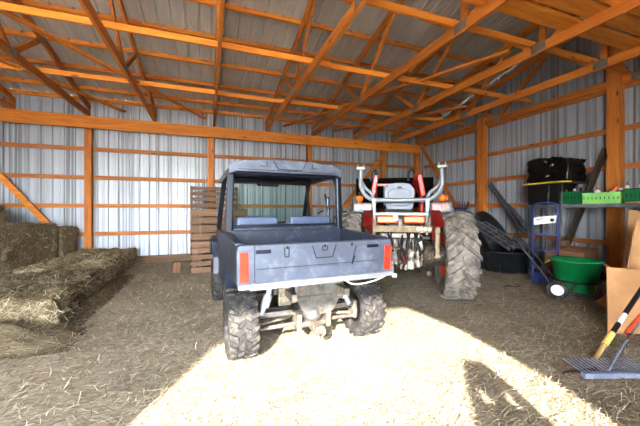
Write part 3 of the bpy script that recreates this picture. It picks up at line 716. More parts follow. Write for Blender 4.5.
for i in range(5):
    for j, x in enumerate((-2.01, -2.62)):
        y = 4.66 + .955*i
        lab = [f'low hay bale in the row along the open floor, {nth[i]} from the camera', f'low hay bale in the row against the tall bales, {nth[i]} from the camera'][j]
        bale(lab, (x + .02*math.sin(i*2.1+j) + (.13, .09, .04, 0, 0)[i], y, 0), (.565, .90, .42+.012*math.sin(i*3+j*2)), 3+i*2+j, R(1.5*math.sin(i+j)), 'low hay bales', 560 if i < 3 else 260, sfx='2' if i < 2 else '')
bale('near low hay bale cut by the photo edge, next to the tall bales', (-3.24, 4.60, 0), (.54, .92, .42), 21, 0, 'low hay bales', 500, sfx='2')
bale('long tall hay bale behind the low bales, nearer the camera', (-3.47, 6.55, 0), (1.06, 2.75, 1.12), 31, 0, 'tall hay bales', 1500)
bale('shorter darker tall hay bale at the back wall under the sloping brace', (-3.42, 8.40, 0), (.98, .86, 1.0), 37, 0, 'tall hay bales', 420)
bale('dark hay bale lying on top of the tall bale at the photo edge', (-3.93, 7.15, 1.105), (.60, .9, .38), 41, 0, None, 200)

# ------------------------------------------------------------------ crates and pallet on the back wall
def crate(label, loc, d, seed):
    t = thing('wooden_crate', label, 'crate', loc, 0, 'stacked wooden crates'); w, dp, h = d; rnd = random.Random(seed)
    for s in (-1, 1):
        for y in (-1, 1):
            b = MB(); b.box((s*(w/2-.05), y*(dp/2-.03), h/2), (.09, .035, h), bev=.004); b.build('corner_post', M['oldz'], t)
    n = int(h/.14); sp = h/n
    for k in range(n):
        z = sp*(k+.5); hh = sp - rnd.uniform(.012, .045)
        b = MB(); b.box((0, -dp/2-.012, z), (w, .022, hh), Matrix.Rotation(R(rnd.uniform(-.6,.6)), 3, 'Y'), bev=.003); b.build('slat', M['oldx'], t)
        b = MB(); b.box((0, dp/2+.012, z), (w, .022, hh), bev=.003); b.build('slat', M['oldx'], t)
        for s in (-1, 1):
            b = MB(); b.box((s*(w/2+.012), 0, z), (.022, dp, hh), bev=.003); b.build('side_slat', M['oldy'], t)
    b = MB(); b.box((0, 0, .03), (w-.05, dp, .03)); b.build('floor_board', M['oldx'], t)
    b = MB(); b.box((.0, -dp/2-.03, h*.5), (.06, .02, h*.8), bev=.003); b.box((-w*.36, -dp/2-.03, h*.5), (.05, .02, h*.7)); b.build('brace_board', M['oldz'], t)
    return t
crate('lower weathered wooden crate standing on the floor behind the vehicle', (.25, 7.62, 0), (1.16, .95, .71), 1)
crate('upper weathered wooden crate stacked under the upright pallet', (.25, 7.63, .712), (1.14, .93, .70), 2)
t = thing('wooden_pallet', 'slatted wooden pallet standing upright on edge behind the crates', 'pallet', (.16, 8.45, 0), 0); T_ = t
for x in (-.56, 0, .56):
    b = MB(); b.box((x, 0, 1.0), (.05, .10, 2.0), bev=.004); b.build('stringer', M['oldz'], t)
for z in (.20, .42, .64, .86, 1.08, 1.30, 1.50, 1.66, 1.80, 1.94):
    b = MB(); b.box((0, -.06, z), (1.18, .022, .085), bev=.003); b.build('deck_board', M['oldx'], t)
b = MB(); b.box((0,0,.11), (.16,.14,.22), bev=.012); b.box((0.01,-.005,.225), (.13,.12,.02), bev=.006)
solo('wood_block', b, M['oldz'], 'small dark wooden block on the floor near the wooden crates', 'block', (-.66, 7.45, 0), R(12))

# ------------------------------------------------------------------ right-hand wall: shelf and goods
M['shelf'] = plain('grey_shelf_board', (112,112,118), .6, .1, .15, 6)
M['angle'] = plain('grey_slotted_steel', (92,94,100), .5, .4, .15, 8)
M['bag'] = plain('black_plastic_bag', (14,14,16), .22, 0, .2, 8); M['bin'] = plain('black_bin_plastic', (18,18,20), .5, 0, .2, 8)
M['green'] = plain('green_tub_plastic', (16,132,74), .38, 0, .12, 4, (90,140,100), .1)
M['dkgreen'] = plain('dark_green_basket', (14,104,62), .45, 0, .1, 6); M['lime'] = plain('lime_green_basket', (150,214,124), .45, 0, .06, 6)
M['yellow'] = plain('yellow_edge', (226,206,60), .5, 0, .08, 8); M['tank'] = plain('black_stock_tank', (30,31,35), .45, 0, .2, 3, (80,76,70), .25, bump=.1)
M['blue'] = plain('blue_hand_truck_paint', (20,42,108), .4, .1, .12, 6); M['card'] = plain('brown_cardboard', (206,158,112), .85, 0, .07, 3)
M['boxdark'] = plain('brown_box_card', (138,100,68), .85, 0, .12, 4); M['cartblk'] = plain('black_cart_steel', (34,33,34), .5, .2, .2, 8, (100,88,70), .3)
M['alu'] = plain('grey_aluminium_ramp', (126,132,138), .42, .6, .15, 8, (150,140,120), .3); M['bluetag'] = plain('blue_tag', (58,140,206), .5, 0, .1, 20)
M['palewood'] = wood('pale_handle_wood', 'y', (226,196,140), (190,156,100), False); M['rakeblue'] = plain('galvanised_rake_steel', (148,158,182), .38, .4, .1, 12)
M['rust'] = plain('rusty_steel', (92,66,50), .8, .3, .25, 14); M['redor'] = plain('orange_red_handle', (206,84,48), .5, 0, .1, 8)
M['ytape'] = plain('yellow_grip', (226,188,108), .6, 0, .08, 14); M['orangeplastic'] = plain('orange_plastic', (232,120,56), .4, 0, .1, 10)
M['blueplastic'] = plain('dark_blue_plastic', (44,64,120), .4, 0, .1, 10)
t = thing('storage_shelf', 'long grey shelf along the right wall on slotted steel legs', 'shelf', (0, 0, 0))
b = MB(); b.box((6.65, 3.48, 1.475), (.44, 2.16, .035), bev=.004); b.box((6.45, 3.48, 1.465), (.02, 2.18, .07)); b.build('shelf_board', M['shelf'], t)
for x, y in [(6.46, 4.56), (6.84, 4.56), (6.46, 2.40), (6.84, 2.40)]:
    b = MB(); h = 1.98 if y > 3 else 1.5
    b.box((x, y, h/2), (.05, .012, h)); b.box((x+(.025 if x < 6.7 else -.025), y-.02, h/2), (.012, .05, h))
    for k in range(int(h/.07)): b.box((x, y+.007, .05+.07*k), (.016, .004, .034))
    b.build('leg', M['angle'], t)
# black bin, board and bag at the far end of the shelf
b = MB(); b.prism([(-.27, 0), (.27, 0), (.30, .41), (-.30, .41)], (0, -.26, 0), (1,0,0), (0,0,1), (0, .52, 0)); b.box((0, 0, .40), (.63, .56, .035), bev=.012); b.v = [(y, x, z) for x, y, z in b.v]
solo('storage_bin', b, M['bin'], 'plain black bin on the shelf below the yellow-edged board', 'bin', (6.66, 4.24, 1.493), 0)
t = thing('shelf_board', 'thin black board with a yellow edge lying on the black bin', 'board', (6.70, 4.16, 1.912), 0)
b = MB(); b.box((0, 0, .012), (.66, .96, .024), bev=.004); b.build('panel', M['bin'], t)
b = MB(); b.tube(smooth_path([(-.335, .46, .012), (-.34, .2, .016), (-.345, -.2, .022), (-.335, -.47, .012)]), .016, 8); b.build('yellow_edge', M['yellow'], t)
b = bmesh.new(); bmesh.ops.create_cube(b, size=1.0); bmesh.ops.subdivide_edges(b, edges=list(b.edges), cuts=19, use_grid_fill=True)
for v in b.verts:
    p = Vector((v.co.x*.56, v.co.y*.84, (v.co.z+.5)*.54)); q = p*7
    n1 = abs(noise.noise(q*.7+Vector((3, 1, 2))))*.12 + abs(noise.noise(Vector((q.x*1.6, q.y*1.6+q.z*1.2, q.z*.5))))*.06
    c = Vector((0, 0, .26)); dirn = (p-c).normalized(); p = p - dirn*n1
    sag = 1 - .10*(p.z/.5)*(abs(v.co.y)*2)**2; p.z = max(0.0, p.z*sag*(.93+.14*(v.co.y+.5)))
    v.co = p
m = MB(); m.bm(b, True); solo('trash_bag', m, M['bag'], 'shiny black trash bag over a load at the top of the shelf', 'bag', (6.72, 4.20, 1.942), 0)
def basket(label, y0, y1, h, mt, seed):
    t = thing('plastic_basket', label, 'basket', (6.65, (y0+y1)/2, 1.494), 0, 'plastic baskets on the shelf'); L = y1-y0; w = .38; tp = .014
    b = MB()
    for s in (-1, 1):
        b.box((s*w/2, 0, h/2), (tp, L, h), bev=.004); b.box((0, s*(L/2-.007), h/2), (w, tp, h), bev=.004)
        b.box((s*w/2, 0, h-.012), (.03, L+.02, .024), bev=.008); b.box((0, s*(L/2-.007), h-.012), (w, .03, .024), bev=.008)
    b.box((0, 0, .008), (w, L, .014))
    for k in range(int(L/.12)): b.box((-w/2-.009, -L/2+.06+.12*k, h*.45), (.008, .012, h*.7))
    b.build('basket_body', mt, t)
    b = MB(); n = int(L/.055)
    for k in range(n): b.box((-w/2-.0075, -L/2+.03+k*(L-.06)/max(1, n-1), h*.52), (.003, .012, h*.22))
    o = b.build('slot', M['dkgreen'] if mt is M['lime'] else M['bin'], t)
    return t
basket('dark green basket on the shelf under the trash bag board', 3.60, 4.06, .24, M['dkgreen'], 1)
basket('lime green slotted basket on the shelf in front of the post', 3.02, 3.57, .20, M['lime'], 2)
basket('dark green basket at the near end of the shelf', 2.52, 2.97, .25, M['dkgreen'], 3)
def bottle(name, label, cat, loc, h, r, mt, capm, kind='bottle', tilt=0):
    t = thing(name, label, cat, loc, 0, 'small goods in the shelf baskets'); t.rotation_euler = (tilt, 0, 0)
    b = MB()
    if kind == 'bottle': b.lathe([(.001, 0), (r, 0), (r, h*.62), (r*.85, h*.74), (r*.38, h*.84), (r*.38, h*.9)], n=16)
    elif kind == 'can': b.lathe([(.001, 0), (r, 0), (r, h*.8), (r*.8, h*.86)], n=16)
    else: b.lathe([(.001, 0), (r*.75, 0), (r, h*.9), (r*.9, h*.9), (.001, h*.88)], n=16)
    b.build('bottle_body', mt, t)
    b = MB()
    if kind == 'cup': b.lathe([(r*1.04, h*.88), (r*1.04, h*.96), (.001, h)], n=16)
    else: b.lathe([(r*.42 if kind == 'bottle' else r*.78, h*.84), (r*.42 if kind == 'bottle' else r*.7, h), (.001, h)], n=16)
    b.build('cap', capm, t)
zb = 1.512
bottle('bottle', 'white bottle in the lime basket, the one furthest along toward the trash bag', 'bottle', (6.62, 3.42, zb), .29, .05, M['white'], M['orangeplastic'])
bottle('bottle', 'white bottle in the middle of the lime basket, with orange cap', 'bottle', (6.60, 3.24, zb), .27, .05, M['white'], M['orangeplastic'], 'bottle', R(14))
bottle('bottle', 'pale grey jug in the lime basket at its near end', 'jug', (6.66, 3.11, zb), .26, .065, M['seat2'], M['white'])
bottle('spray_can', 'blue spray can in the lime basket next to the dark green one', 'can', (6.64, 3.52, zb), .24, .035, M['blueplastic'], M['black'], 'can')
bottle('spray_can', 'orange can lying against the post above the lime basket', 'can', (6.72, 3.30, zb), .31, .04, M['orangeplastic'], M['orangeplastic'], 'can', R(20))
bottle('bottle', 'tall white pump bottle between the lime and near baskets', 'bottle', (6.76, 3.07, zb), .36, .035, M['white'], M['seat2'])
bottle('paper_cup', 'white cup in the dark green basket at the near end', 'cup', (6.64, 2.80, zb), .30, .06, M['white'], M['white'], 'cup')
bottle('bottle', 'dark red bottle in the far dark green basket', 'bottle', (6.64, 3.70, zb), .30, .045, M['redp'], M['black'])
bottle('bottle', 'pale bottle leaning in the far dark green basket', 'bottle', (6.66, 3.86, zb), .29, .045, M['seat2'], M['white'], 'bottle', R(10))
bottle('spray_can', 'black can in the far dark green basket beside the bin', 'can', (6.66, 3.97, zb), .28, .035, M['black'], M['orangeplastic'], 'can')
# weathered plank leaning on the right wall
b = MB(); p = Vector((6.90, 4.40, 0)); q = Vector((7.03, 3.60, 2.50)); b.beam((0,0,0), q-p, .05, .17, (1,0,.15), .006)
solo('leaning_plank', b, M['dark_plank'], 'dark weathered plank leaning on the right wall behind the shelf', 'plank', tuple(p + Vector((.03, -.08, .055))), 0)
# stock tanks
def tank(name, label, loc, r, h, rot=None):
    b = MB(); b.lathe([(.001, 0), (r*.86, 0), (r*.90, .02), (r*.93, h*.45), (r*.95, h*.46), (r*.97, h*.9), (r*1.03, h*.92), (r*1.04, h), (r*.98, h), (r*.92, h*.5), (r*.86, .035), (.001, .03)], n=48)
    for k in range(12):
        a = 2*PI*k/12; b.box((r*.93*math.cos(a), r*.93*math.sin(a), h*.3), (.02, .02, h*.5), Matrix.Rotation(a, 3, 'Z'))
    o = b.build(name, M['tank'], None, loc)
    if rot is not None: o.rotation_euler = rot
    return o
tk = tag(tank('stock_tank', '', (6.42, 5.12, 0), .55, .47), 'round black stock tank standing on the floor by the right wall', 'stock tank')
b = MB(); b.box((-.50, .18, .25), (.012, .13, .11), Matrix.Rotation(R(-20), 3, 'Z')); b.box((-.505, .20, .25), (.012, .04, .05), Matrix.Rotation(R(-20), 3, 'Z')); b.build('blue_tag', M['bluetag'], tk)
tk2 = tag(tank('stock_tank', '', (6.26, 5.72, .60), .60, .46, (R(-4), R(62), R(-28))), 'second black stock tank tipped on edge against the wall, with a white sticker', 'stock tank')
b = MB(); b.box((-.50, .36, .46), (.012, .09, .10)); b.build('white_sticker', M['white'], tk2)
# ramp, leaning bar and angle iron
t = thing('loading_ramp', 'grey ribbed metal ramp sloping down across the black stock tanks', 'ramp', (0,0,0))
p, q = Vector((6.10, 6.02, 1.36)), Vector((5.98, 4.42, .62)); dd = (q-p).normalized(); sd = Vector((-.80, .10, -.18)); sd = (sd - dd*sd.dot(dd)).normalized(); up = dd.cross(sd)
for k in range(4):
    b = MB(); o_ = sd*(.11*k-.10); b.beam(p+o_, q+o_, .035, .05, up, .004); b.build('rail', M['alu'], t)
b = MB()
for k in range(9):
    c = p + (q-p)*(.05+k*.112); b.beam(c-sd*.11, c+sd*.25, .03, .02, up)
b.build('rung', M['alu'], t)
t = thing('metal_channel', 'dark grey metal channel leaning on the wall above the ramp', 'metal bar', (0,0,0))
b = MB(); p, q = Vector((7.05, 6.00, 2.10)), Vector((6.55, 4.68, .92)); b.beam(p, q, .10, .02, (1,0,.6)); b.beam(p+Vector((-.03,0,-.05)), q+Vector((-.03,0,-.05)), .02, .09, (1,0,.6)); b.build('channel', M['angle'], t)
b = MB(); p2, q2 = Vector((6.92, 5.45, 1.48)), Vector((6.35, 4.62, 1.06)); b.beam(p2, q2, .18, .03, (1,0,.6)); b.beam(p2+Vector((.03,0,.05)), q2+Vector((.03,0,.05)), .02, .08, (1,0,.6)); b.build('end_plate', M['angle'], t)
t = thing('garden_fork', 'blue and black tool standing against the wall beside the post', 'tool', (6.72, 6.72, 0), 0)
b = MB(); b.tube(smooth_path([(0, 0, .0), (.05, -.02, .9), (.10, -.10, 1.30), (.14, -.16, 1.62)]), .022, 8); b.build('handle', M['black'], t)
b = MB()
for k in range(5): b.tube([(-.16+.08*k+.02, .02, 1.30), (-.20+.10*k+.03, .05, 1.62)], .012, 6)
b.box((.03, .03, 1.42), (.42, .03, .05)); b.box((.03, .03, 1.30), (.36, .03, .04)); b.build('fork_head', M['blue'], t)
# hand truck
t = thing('hand_truck', 'tall blue hand truck with a white instruction label', 'hand truck', (5.98, 3.92, 0), R(-60))
for s in (-1, 1):
    b = MB(); b.tube([(s*.19, .02, .03), (s*.19, .04, .8), (s*.19, .06, 1.38)] if False else smooth_path([(s*.19, 0, .04), (s*.19, .02, .8), (s*.185, .03, 1.38), (s*.15, .03, 1.50), (0, .03, 1.53)]), .02, 10); b.build('upright', M['blue'], t)
for z in (.30, .62, .92, 1.24):
    b = MB(); b.box((0, .02, z), (.36, .022, .035), bev=.004); b.build('cross_bar', M['blue'], t)
b = MB(); b.box((0, -.13, .015), (.40, .26, .014), bev=.003); b.box((0, 0, .10), (.40, .012, .18)); b.build('toe_plate', M['blue'], t)
b = MB(); b.tube(smooth_path([(-.19, .03, .9), (-.19, .22, .6), (-.19, .16, .12)]), .016, 8); b.tube(smooth_path([(.19, .03, .9), (.19, .22, .6), (.19, .16, .12)]), .016, 8); b.tube([(-.22, .14, .12), (.22, .14, .12)], .014); b.build('rear_brace', M['blue'], t)
wt = tire_mb(.12, .07, .055, 'chevron', 12, .006, .03).mesh('wheel', M['tire']); wrm = rim_mb(.055, .07, .01, 4).mesh('rim', M['silver'])
for s in (-1, 1): wheel(t, wt, wrm, (s*.235, .14, .122), 'wheel')
b = MB(); b.prism([(-.17, 1.10), (.16, 1.15), (.18, 1.29), (-.17, 1.24)], (0, -.012, 0), (1,0,0), (0,0,1), (0, -.008, 0)); lb_ = b.build('label_plate', M['white'], t)
b = MB(); b.box((-.08, -.023, 1.215), (.10, .003, .016), Matrix.Rotation(R(-8), 3, 'Y')); b.box((-.09, -.023, 1.185), (.07, .003, .008), Matrix.Rotation(R(-8), 3, 'Y')); b.build('red_print', M['redp'], lb_)
b = MB(); b.lathe([(.001, -.003), (.034, -.003), (.034, 0)], (.11, -.022, 1.20), 'y', 16); b.box((.03, -.023, 1.235), (.05, .003, .008)); b.build('black_print', M['black'], lb_)
# two tools with grey poles standing by the hand truck
for x, y, h, l in [(6.12, 4.02, 1.90, 'thin grey pole standing behind the hand truck, nearer the tanks'), (6.16, 3.80, 1.90, 'thin grey pole standing behind the hand truck, nearer the baskets')]:
    t = thing('tool_pole', l, 'pole', (x, y, 0), 0, 'grey poles at the hand truck'); b = MB(); b.tube([(0, 0, .02), (.28, .10, h)], .017, 10); b.build('pole', M['angle'], t)
    b = MB(); b.tube([(.26, .093, h-.16), (.283, .101, h+.02)], .022, 10); b.build('grip', M['black'], t)
# brown box behind the tub
t = thing('cardboard_box', 'dark brown cardboard box behind the green tub', 'box', (6.44, 3.74, 0), R(6))
b = MB(); b.box((0, 0, .32), (.50, .62, .64), bev=.006); b.build('carton', M['boxdark'], t)
b = MB(); b.box((-.10, -.02, .655), (.36, .64, .012), Matrix.Rotation(R(5), 3, 'Y')); b.box((.18, .0, .66), (.2, .6, .012), Matrix.Rotation(R(-12), 3, 'Y')); b.build('flap', M['boxdark'], t)
b = MB(); b.box((0, 0, .05), (.22, .2, .10), bev=.01); b.box((0,0,.105), (.2,.05,.012)); solo('small_box', b, M['boxdark'], 'small brown carton on top of the dark brown box', 'box', (6.56, 3.98, .68), R(15))
# muck bucket cart with green tub
t = thing('bucket_cart', 'black two-wheeled cart frame carrying the green tub', 'cart', (5.50, 3.20, 0), R(-150))
for s in (-1, 1):
    wm_ = tire_mb(.145, .085, .08, 'chevron', 14, .008, .04).mesh('wheel', M['tire']); rm_ = rim_mb(.08, .085, .012, 5).mesh('rim', M['white'])
    wheel(t, wm_, rm_, (s*.36, -.16, .145), 'wheel')
b = MB(); b.tube([(-.36, -.16, .145), (.36, -.16, .145)], .014); b.build('axle', M['cartblk'], t)
b = MB(); b.tube(arc((0, .06, .27), .305, 0, 2*PI, 28, (1,0,0), (0,1,0))[:-1], .014, closed=True); b.build('hoop', M['cartblk'], t)
for s in (-1, 1):
    b = MB(); b.tube(smooth_path([(s*.30, .36, .09), (s*.31, .0, .12), (s*.31, -.20, .17), (s*.32, -.38, .42), (s*.31, -.66, .80), (s*.22, -.76, .90), (0, -.78, .92)]), .016, 8); b.tube([(s*.30, .06, .27), (s*.31, .0, .12)], .013, 8); b.build('handle', M['cartblk'], t)
b = MB(); b.tube([(-.30, .36, .09), (.30, .36, .09)], .014); b.tube([(-.28, .36, .09), (-.28, .36, .01)], .014); b.tube([(.28, .36, .09), (.28, .36, .01)], .014); b.box((0, .06, .085), (.62, .05, .02)); b.build('front_stand', M['cartblk'], t)
hx, hy = math.sin(R(150)), math.cos(R(150))
t2 = thing('muck_bucket', 'round green plastic tub sitting in the black cart', 'tub', (5.50+hx*.06, 3.20+hy*.06, .098), R(-150))
b = MB(); b.lathe([(.001, 0), (.225, 0), (.235, .015), (.262, .17), (.275, .175), (.315, .47), (.338, .475), (.34, .50), (.315, .50), (.262, .18), (.22, .03), (.001, .03)], n=40); b.build('tub_body', M['green'], t2)
for s in (-1, 1):
    b = MB(); b.tube(smooth_path([(-.08, s*.325, .47), (-.07, s*.37, .43), (0, s*.40, .40), (.07, s*.37, .43), (.08, s*.325, .47)]), .011, 8); b.build('rope_handle', M['ytape'], t2)
b = MB(); b.tube(smooth_path([(0,0,.01), (.10,.04,.012), (.22,-.02,.01), (.34,.06,.012), (.30,.14,.01)]), .014, 8); solo('black_strap', b, M['cartblk'], 'short black strap lying on the straw by the hand truck', 'strap', (5.0, 3.98, 0), R(-20))
b = MB(); b.box((0,0,.03), (.07,.34,.06), bev=.008); solo('white_offcut', b, M['white'], 'short white offcut on the floor under the shelf post', 'offcut', (6.92, 3.62, 0), R(8))
# cardboard leaning near the shelf end
def sheet(label, pts, th=.012, fold=None):
    P = [Vector(p) for p in pts]; n = (P[1]-P[0]).cross(P[2]-P[0]).normalized()*th; b = MB(); k = len(P)
    b.add(P+[p+n for p in P], [tuple(range(k))[::-1], tuple(range(k, 2*k))] + [(i, (i+1) % k, k+(i+1) % k, k+i) for i in range(k)])
    c = sum(P, Vector())/k; c.z = 0; b.v = [tuple(Vector(v)-c) for v in b.v]
    return solo('cardboard_sheet', b, M['card'], label, 'cardboard', tuple(c), 0, 'flattened cardboard by the shelf end')
sheet('large tan cardboard panel standing nearest the rake', [(4.22, 2.09, 0), (4.86, 1.80, 0), (5.10, 1.98, .66), (4.50, 2.24, .70)])
sheet('tall tan cardboard panel leaning on the shelf end', [(4.86, 2.30, 0), (5.60, 2.02, 0), (6.10, 2.18, 1.30), (5.20, 2.28, 1.26)])
sheet('narrow cardboard flap standing behind the tall panel', [(5.72, 2.70, 0), (6.05, 2.62, 0), (6.36, 2.72, 1.36), (6.16, 2.78, 1.40)])
sheet('small pointed cardboard flap lying by the cart wheel', [(5.08, 2.66, .10), (5.16, 2.40, .0), (5.38, 2.46, .40)])
sheet('cardboard piece lying on the near end of the shelf', [(6.28, 2.88, 1.505), (6.22, 2.36, 1.505), (6.74, 2.34, 1.53), (6.76, 2.60, 1.525)])

# ------------------------------------------------------------------ hand tools at the near right
t = thing('garden_rake', 'wide steel rake lying tines up on the straw', 'rake', (3.12, 1.55, 0), R(-19))
b = MB(); b.box((.08, -.03, .035), (.62, .05, .045), bev=.012); b.build('rake_head', M['rakeblue'], t)
for k in range(17):
    x = -.21+.036*k; b = MB(); b.beam((x, -.02, .045), (x-.035, .15, .085), .006, .006); b.build('tine', M['rakeblue'], t)
b = MB(); b.tube([(.0, -.01, .06), (.42, .28, .12), (1.3, .85, .24)], .011, 8); b.build('handle', M['rakeblue'], t)
t = thing('leaf_rake', 'rusty fine-toothed rake head half under the steel rake', 'rake', (2.98, 1.68, 0), R(-8))
b = MB(); b.box((0, -.02, .02), (.36, .022, .02)); b.build('rake_head', M['rust'], t)
for k in range(13):
    x = -.18+.03*k; b = MB(); b.beam((x, -.02, .022), (x-.02, .11, .06), .0045, .0045); b.build('tine', M['rust'], t)
t = thing('long_handled_tool', 'long black-shafted tool with yellow grip and pale wooden end resting on the straw', 'tool', (3.33, 1.74, 0))
d_ = Vector((1.34, .10, .80)); d_.normalize(); o_ = Vector((0, 0, .03))
for nm, a, c, r_, mt in [('wooden_end', 0, .20, .019, 'palewood'), ('yellow_grip', .20, .36, .026, 'ytape'), ('shaft', .36, 1.55, .021, 'black')]:
    b = MB(); b.tube([o_+d_*a, o_+d_*c], r_, 12); q_ = b.build(nm, M[mt], t)
    if nm == 'shaft':
        b = MB(); b.tube([o_+d_*.50, o_+d_*.64], .0225, 12); b.build('shaft_label', M['white'], q_)
t = thing('hay_fork', 'orange-handled fork with rusty tines behind the rake', 'fork', (3.78, 1.75, 0))
b = MB(); b.tube([(0.05, .0, .19), (.9, .02, .62)], .018, 10); b.build('handle', M['redor'], t)
for k in range(4):
    b = MB(); b.tube(smooth_path([(.05, .0, .19), (.02+.03*k, -.03-.0*k, .17), (-.02+.05*k, -.02+.02*k, .09), (-.06+.06*k, .02, .01)]), .006, 6); b.build('tine', M['rust'], t)
# ------------------------------------------------------------------ loose straw over the floor
def scatter(n, seed):
    rnd = random.Random(seed); vs, fs = [], []
    for i in range(n):
        r0 = rnd.random()
        y = 1.0 + 8.0*rnd.random()**1.7; x = rnd.uniform(-.62*y-.6, min(7.0, 2.6*y+.6))
        if x < -1.72 and y > 4.2: continue
        a = rnd.uniform(0, 2*PI); L = rnd.uniform(.03, .12)*(1+.05*y); w = rnd.uniform(.0009, .0018)*(.75+.2*y)
        dx, dy = math.cos(a)*L/2, math.sin(a)*L/2; z = rnd.uniform(.003, .012); tl = rnd.uniform(-.02, .03) if rnd.random() < .7 else rnd.uniform(.0, .06)
        bx, by = -math.sin(a)*w, math.cos(a)*w; bend = rnd.uniform(-.25, .25)*L
        z1 = max(.002, z+tl); k = len(vs); mx, my = x-math.sin(a)*bend*.5, y+math.cos(a)*bend*.5
        vs += [(x-dx-bx, y-dy-by, z), (x-dx+bx, y-dy+by, z+.001), (mx+bx, my+by, (z+z1)/2+.006), (mx-bx, my-by, (z+z1)/2+.005), (x+dx+bx, y+dy+by, z1+.001), (x+dx-bx, y+dy-by, z1)]
        fs += [(k, k+1, k+2, k+3), (k+3, k+2, k+4, k+5)]
    me = bpy.data.meshes.new('loose_straw'); me.from_pydata(vs, [], fs); me.materials.append(M['strand'])
    o = bpy.data.objects.new('loose_straw', me); COL.objects.link(o)
    return tag(o, 'loose dry straw scattered over the whole floor', 'straw', None, 'stuff')
scatter(65000, 5)
def heap(label, loc, rx, ry, h, seed, n):
    rnd = random.Random(seed); b = MB(); K = 18; vs = []; fs = []
    for j in range(K+1):
        for i in range(K+1):
            x, y = -1+2*i/K, -1+2*j/K; r_ = math.hypot(x, y); z = max(0, (1-r_**1.6))*h*(1+.5*noise.noise(Vector((x*3+seed, y*3, 0))))
            vs.append((x*rx, y*ry, max(0.001, z)))
    for j in range(K):
        for i in range(K): fs.append((j*(K+1)+i, j*(K+1)+i+1, (j+1)*(K+1)+i+1, (j+1)*(K+1)+i))
    b.add(vs, fs, True); sv, sf = [], []
    for i in range(n):
        x, y = rnd.gauss(0, .45), rnd.gauss(0, .45); r_ = math.hypot(x, y); z = max(0, (1-r_**1.6))*h+.01; a = rnd.uniform(0, 2*PI); L = rnd.uniform(.06, .17); w = rnd.uniform(.0015, .0035)
        p = Vector((x*rx, y*ry, z)); d = Vector((math.cos(a), math.sin(a), rnd.uniform(-.2, .4)))*L; s_ = Vector((-math.sin(a), math.cos(a), 0))*w
        k = len(sv); q = p+d; q.z = max(.004, q.z); sv += [p-s_, p+s_, q+s_, q-s_]; sf.append((k, k+1, k+2, k+3))
    o = b.build('loose_hay', M['bale2'], None, loc); me = o.data; me.materials.append(M['bstrand2'])
    b2 = bmesh.new(); b2.from_mesh(me); bv = [b2.verts.new(v) for v in sv]
    for f in sf: b2.faces.new([bv[i] for i in f]).material_index = 1
    b2.to_mesh(me); b2.free()
    return tag(o, label, 'hay', None, 'stuff')
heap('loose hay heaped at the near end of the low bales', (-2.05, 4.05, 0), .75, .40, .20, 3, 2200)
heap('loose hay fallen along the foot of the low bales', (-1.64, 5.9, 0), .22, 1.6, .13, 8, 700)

# ------------------------------------------------------------------ person standing behind the camera, in the doorway light
M['skin'] = plain('skin', (206,156,128), .6, 0, .05, 5); M['jacket'] = plain('dark_jacket', (52,58,70), .85, 0, .1, 6); M['jeans'] = plain('blue_jeans', (52,66,98), .9, 0, .1, 6)
M['hair'] = plain('brown_hair', (70,48,32), .8, 0, .2, 14); M['boot'] = plain('brown_boot', (74,52,36), .7, 0, .15, 8)

pg = thing('person', 'standing person in a dark jacket whose shadow falls on the sunlit straw', 'person', (.36, -1.34, 0), R(-29))
pg.scale = (1.08, 1.08, 1.03)
def skinned(name, chains, m, levels=2):
    """chains: lists of (x, y, z, radius); a chain may start at a named joint of an earlier one"""
    V_, E_, Rd, idx = [], [], [], {}
    for ch in chains:
        prev = None
        for it in ch:
            if isinstance(it, str):
                prev = idx[it]; continue
            V_.append(it[:3]); Rd.append(it[3]); i = len(V_)-1
            if len(it) > 4: idx[it[4]] = i
            if prev is not None: E_.append((prev, i))
            prev = i
    me = bpy.data.meshes.new(name); me.from_pydata(V_, E_, []); o = bpy.data.objects.new(name, me); COL.objects.link(o); o.parent = pg
    sk = o.modifiers.new('skin', 'SKIN'); sk.use_smooth_shade = True
    for i, r_ in enumerate(Rd):
        me.skin_vertices[0].data[i].radius = r_ if isinstance(r_, tuple) else (r_, r_); me.skin_vertices[0].data[i].use_root = (i == 0)
    ss = o.modifiers.new('sub', 'SUBSURF'); ss.levels = levels; ss.render_levels = levels
    me.materials.append(m); return o
def limbs(k, extra=0.0):
    return
arm = lambda s: [(s*.19, 0, 1.42, .062), (s*.215, .03, 1.30, .058), (s*.19, .13, 1.24, .052, 'el%d' % s), (s*.13, .25, 1.54, .032, 'wr%d' % s), (s*.10, .28, 1.61, .032, 'palm%d' % s)]
body = [[(0, 0, .93, (.15, .12), 'pel'), (0, 0, 1.10, (.15, .11)), (0, 0, 1.28, (.17, .12)), (0, -.01, 1.42, (.15, .10), 'ch'), (0, 0, 1.50, .062), (0, .015, 1.56, .058), (0, .03, 1.62, (.075, .085)), (0, .035, 1.69, (.078, .095)), (0, .03, 1.745, (.055, .07))]]
for s in (-1, 1):
    body.append(['ch'] + arm(s))
    for q, (dx, dz, L) in enumerate([(-.022, .010, .075), (-.008, .022, .085), (.008, .02, .08), (.022, .008, .06)]):
        body.append(['palm%d' % s, (s*.075+dx*.5, .315, 1.635+dz*1.5, .0095), (s*.058, .33+dx*.2, 1.65+dz*2, .009), (s*.045, .30, 1.655+dz*2, .008)])
    body.append(['palm%d' % s, (s*.085, .255, 1.64, .010), (s*.06, .24, 1.66, .009)])
    body.append(['pel', (s*.10, 0, .88, .095), (s*.105, .02, .50, .062), (s*.11, -.02, .10, .042), (s*.115, .06, .045, .04), (s*.12, .15, .035, .032)])
skinned('body', body, M['skin'])
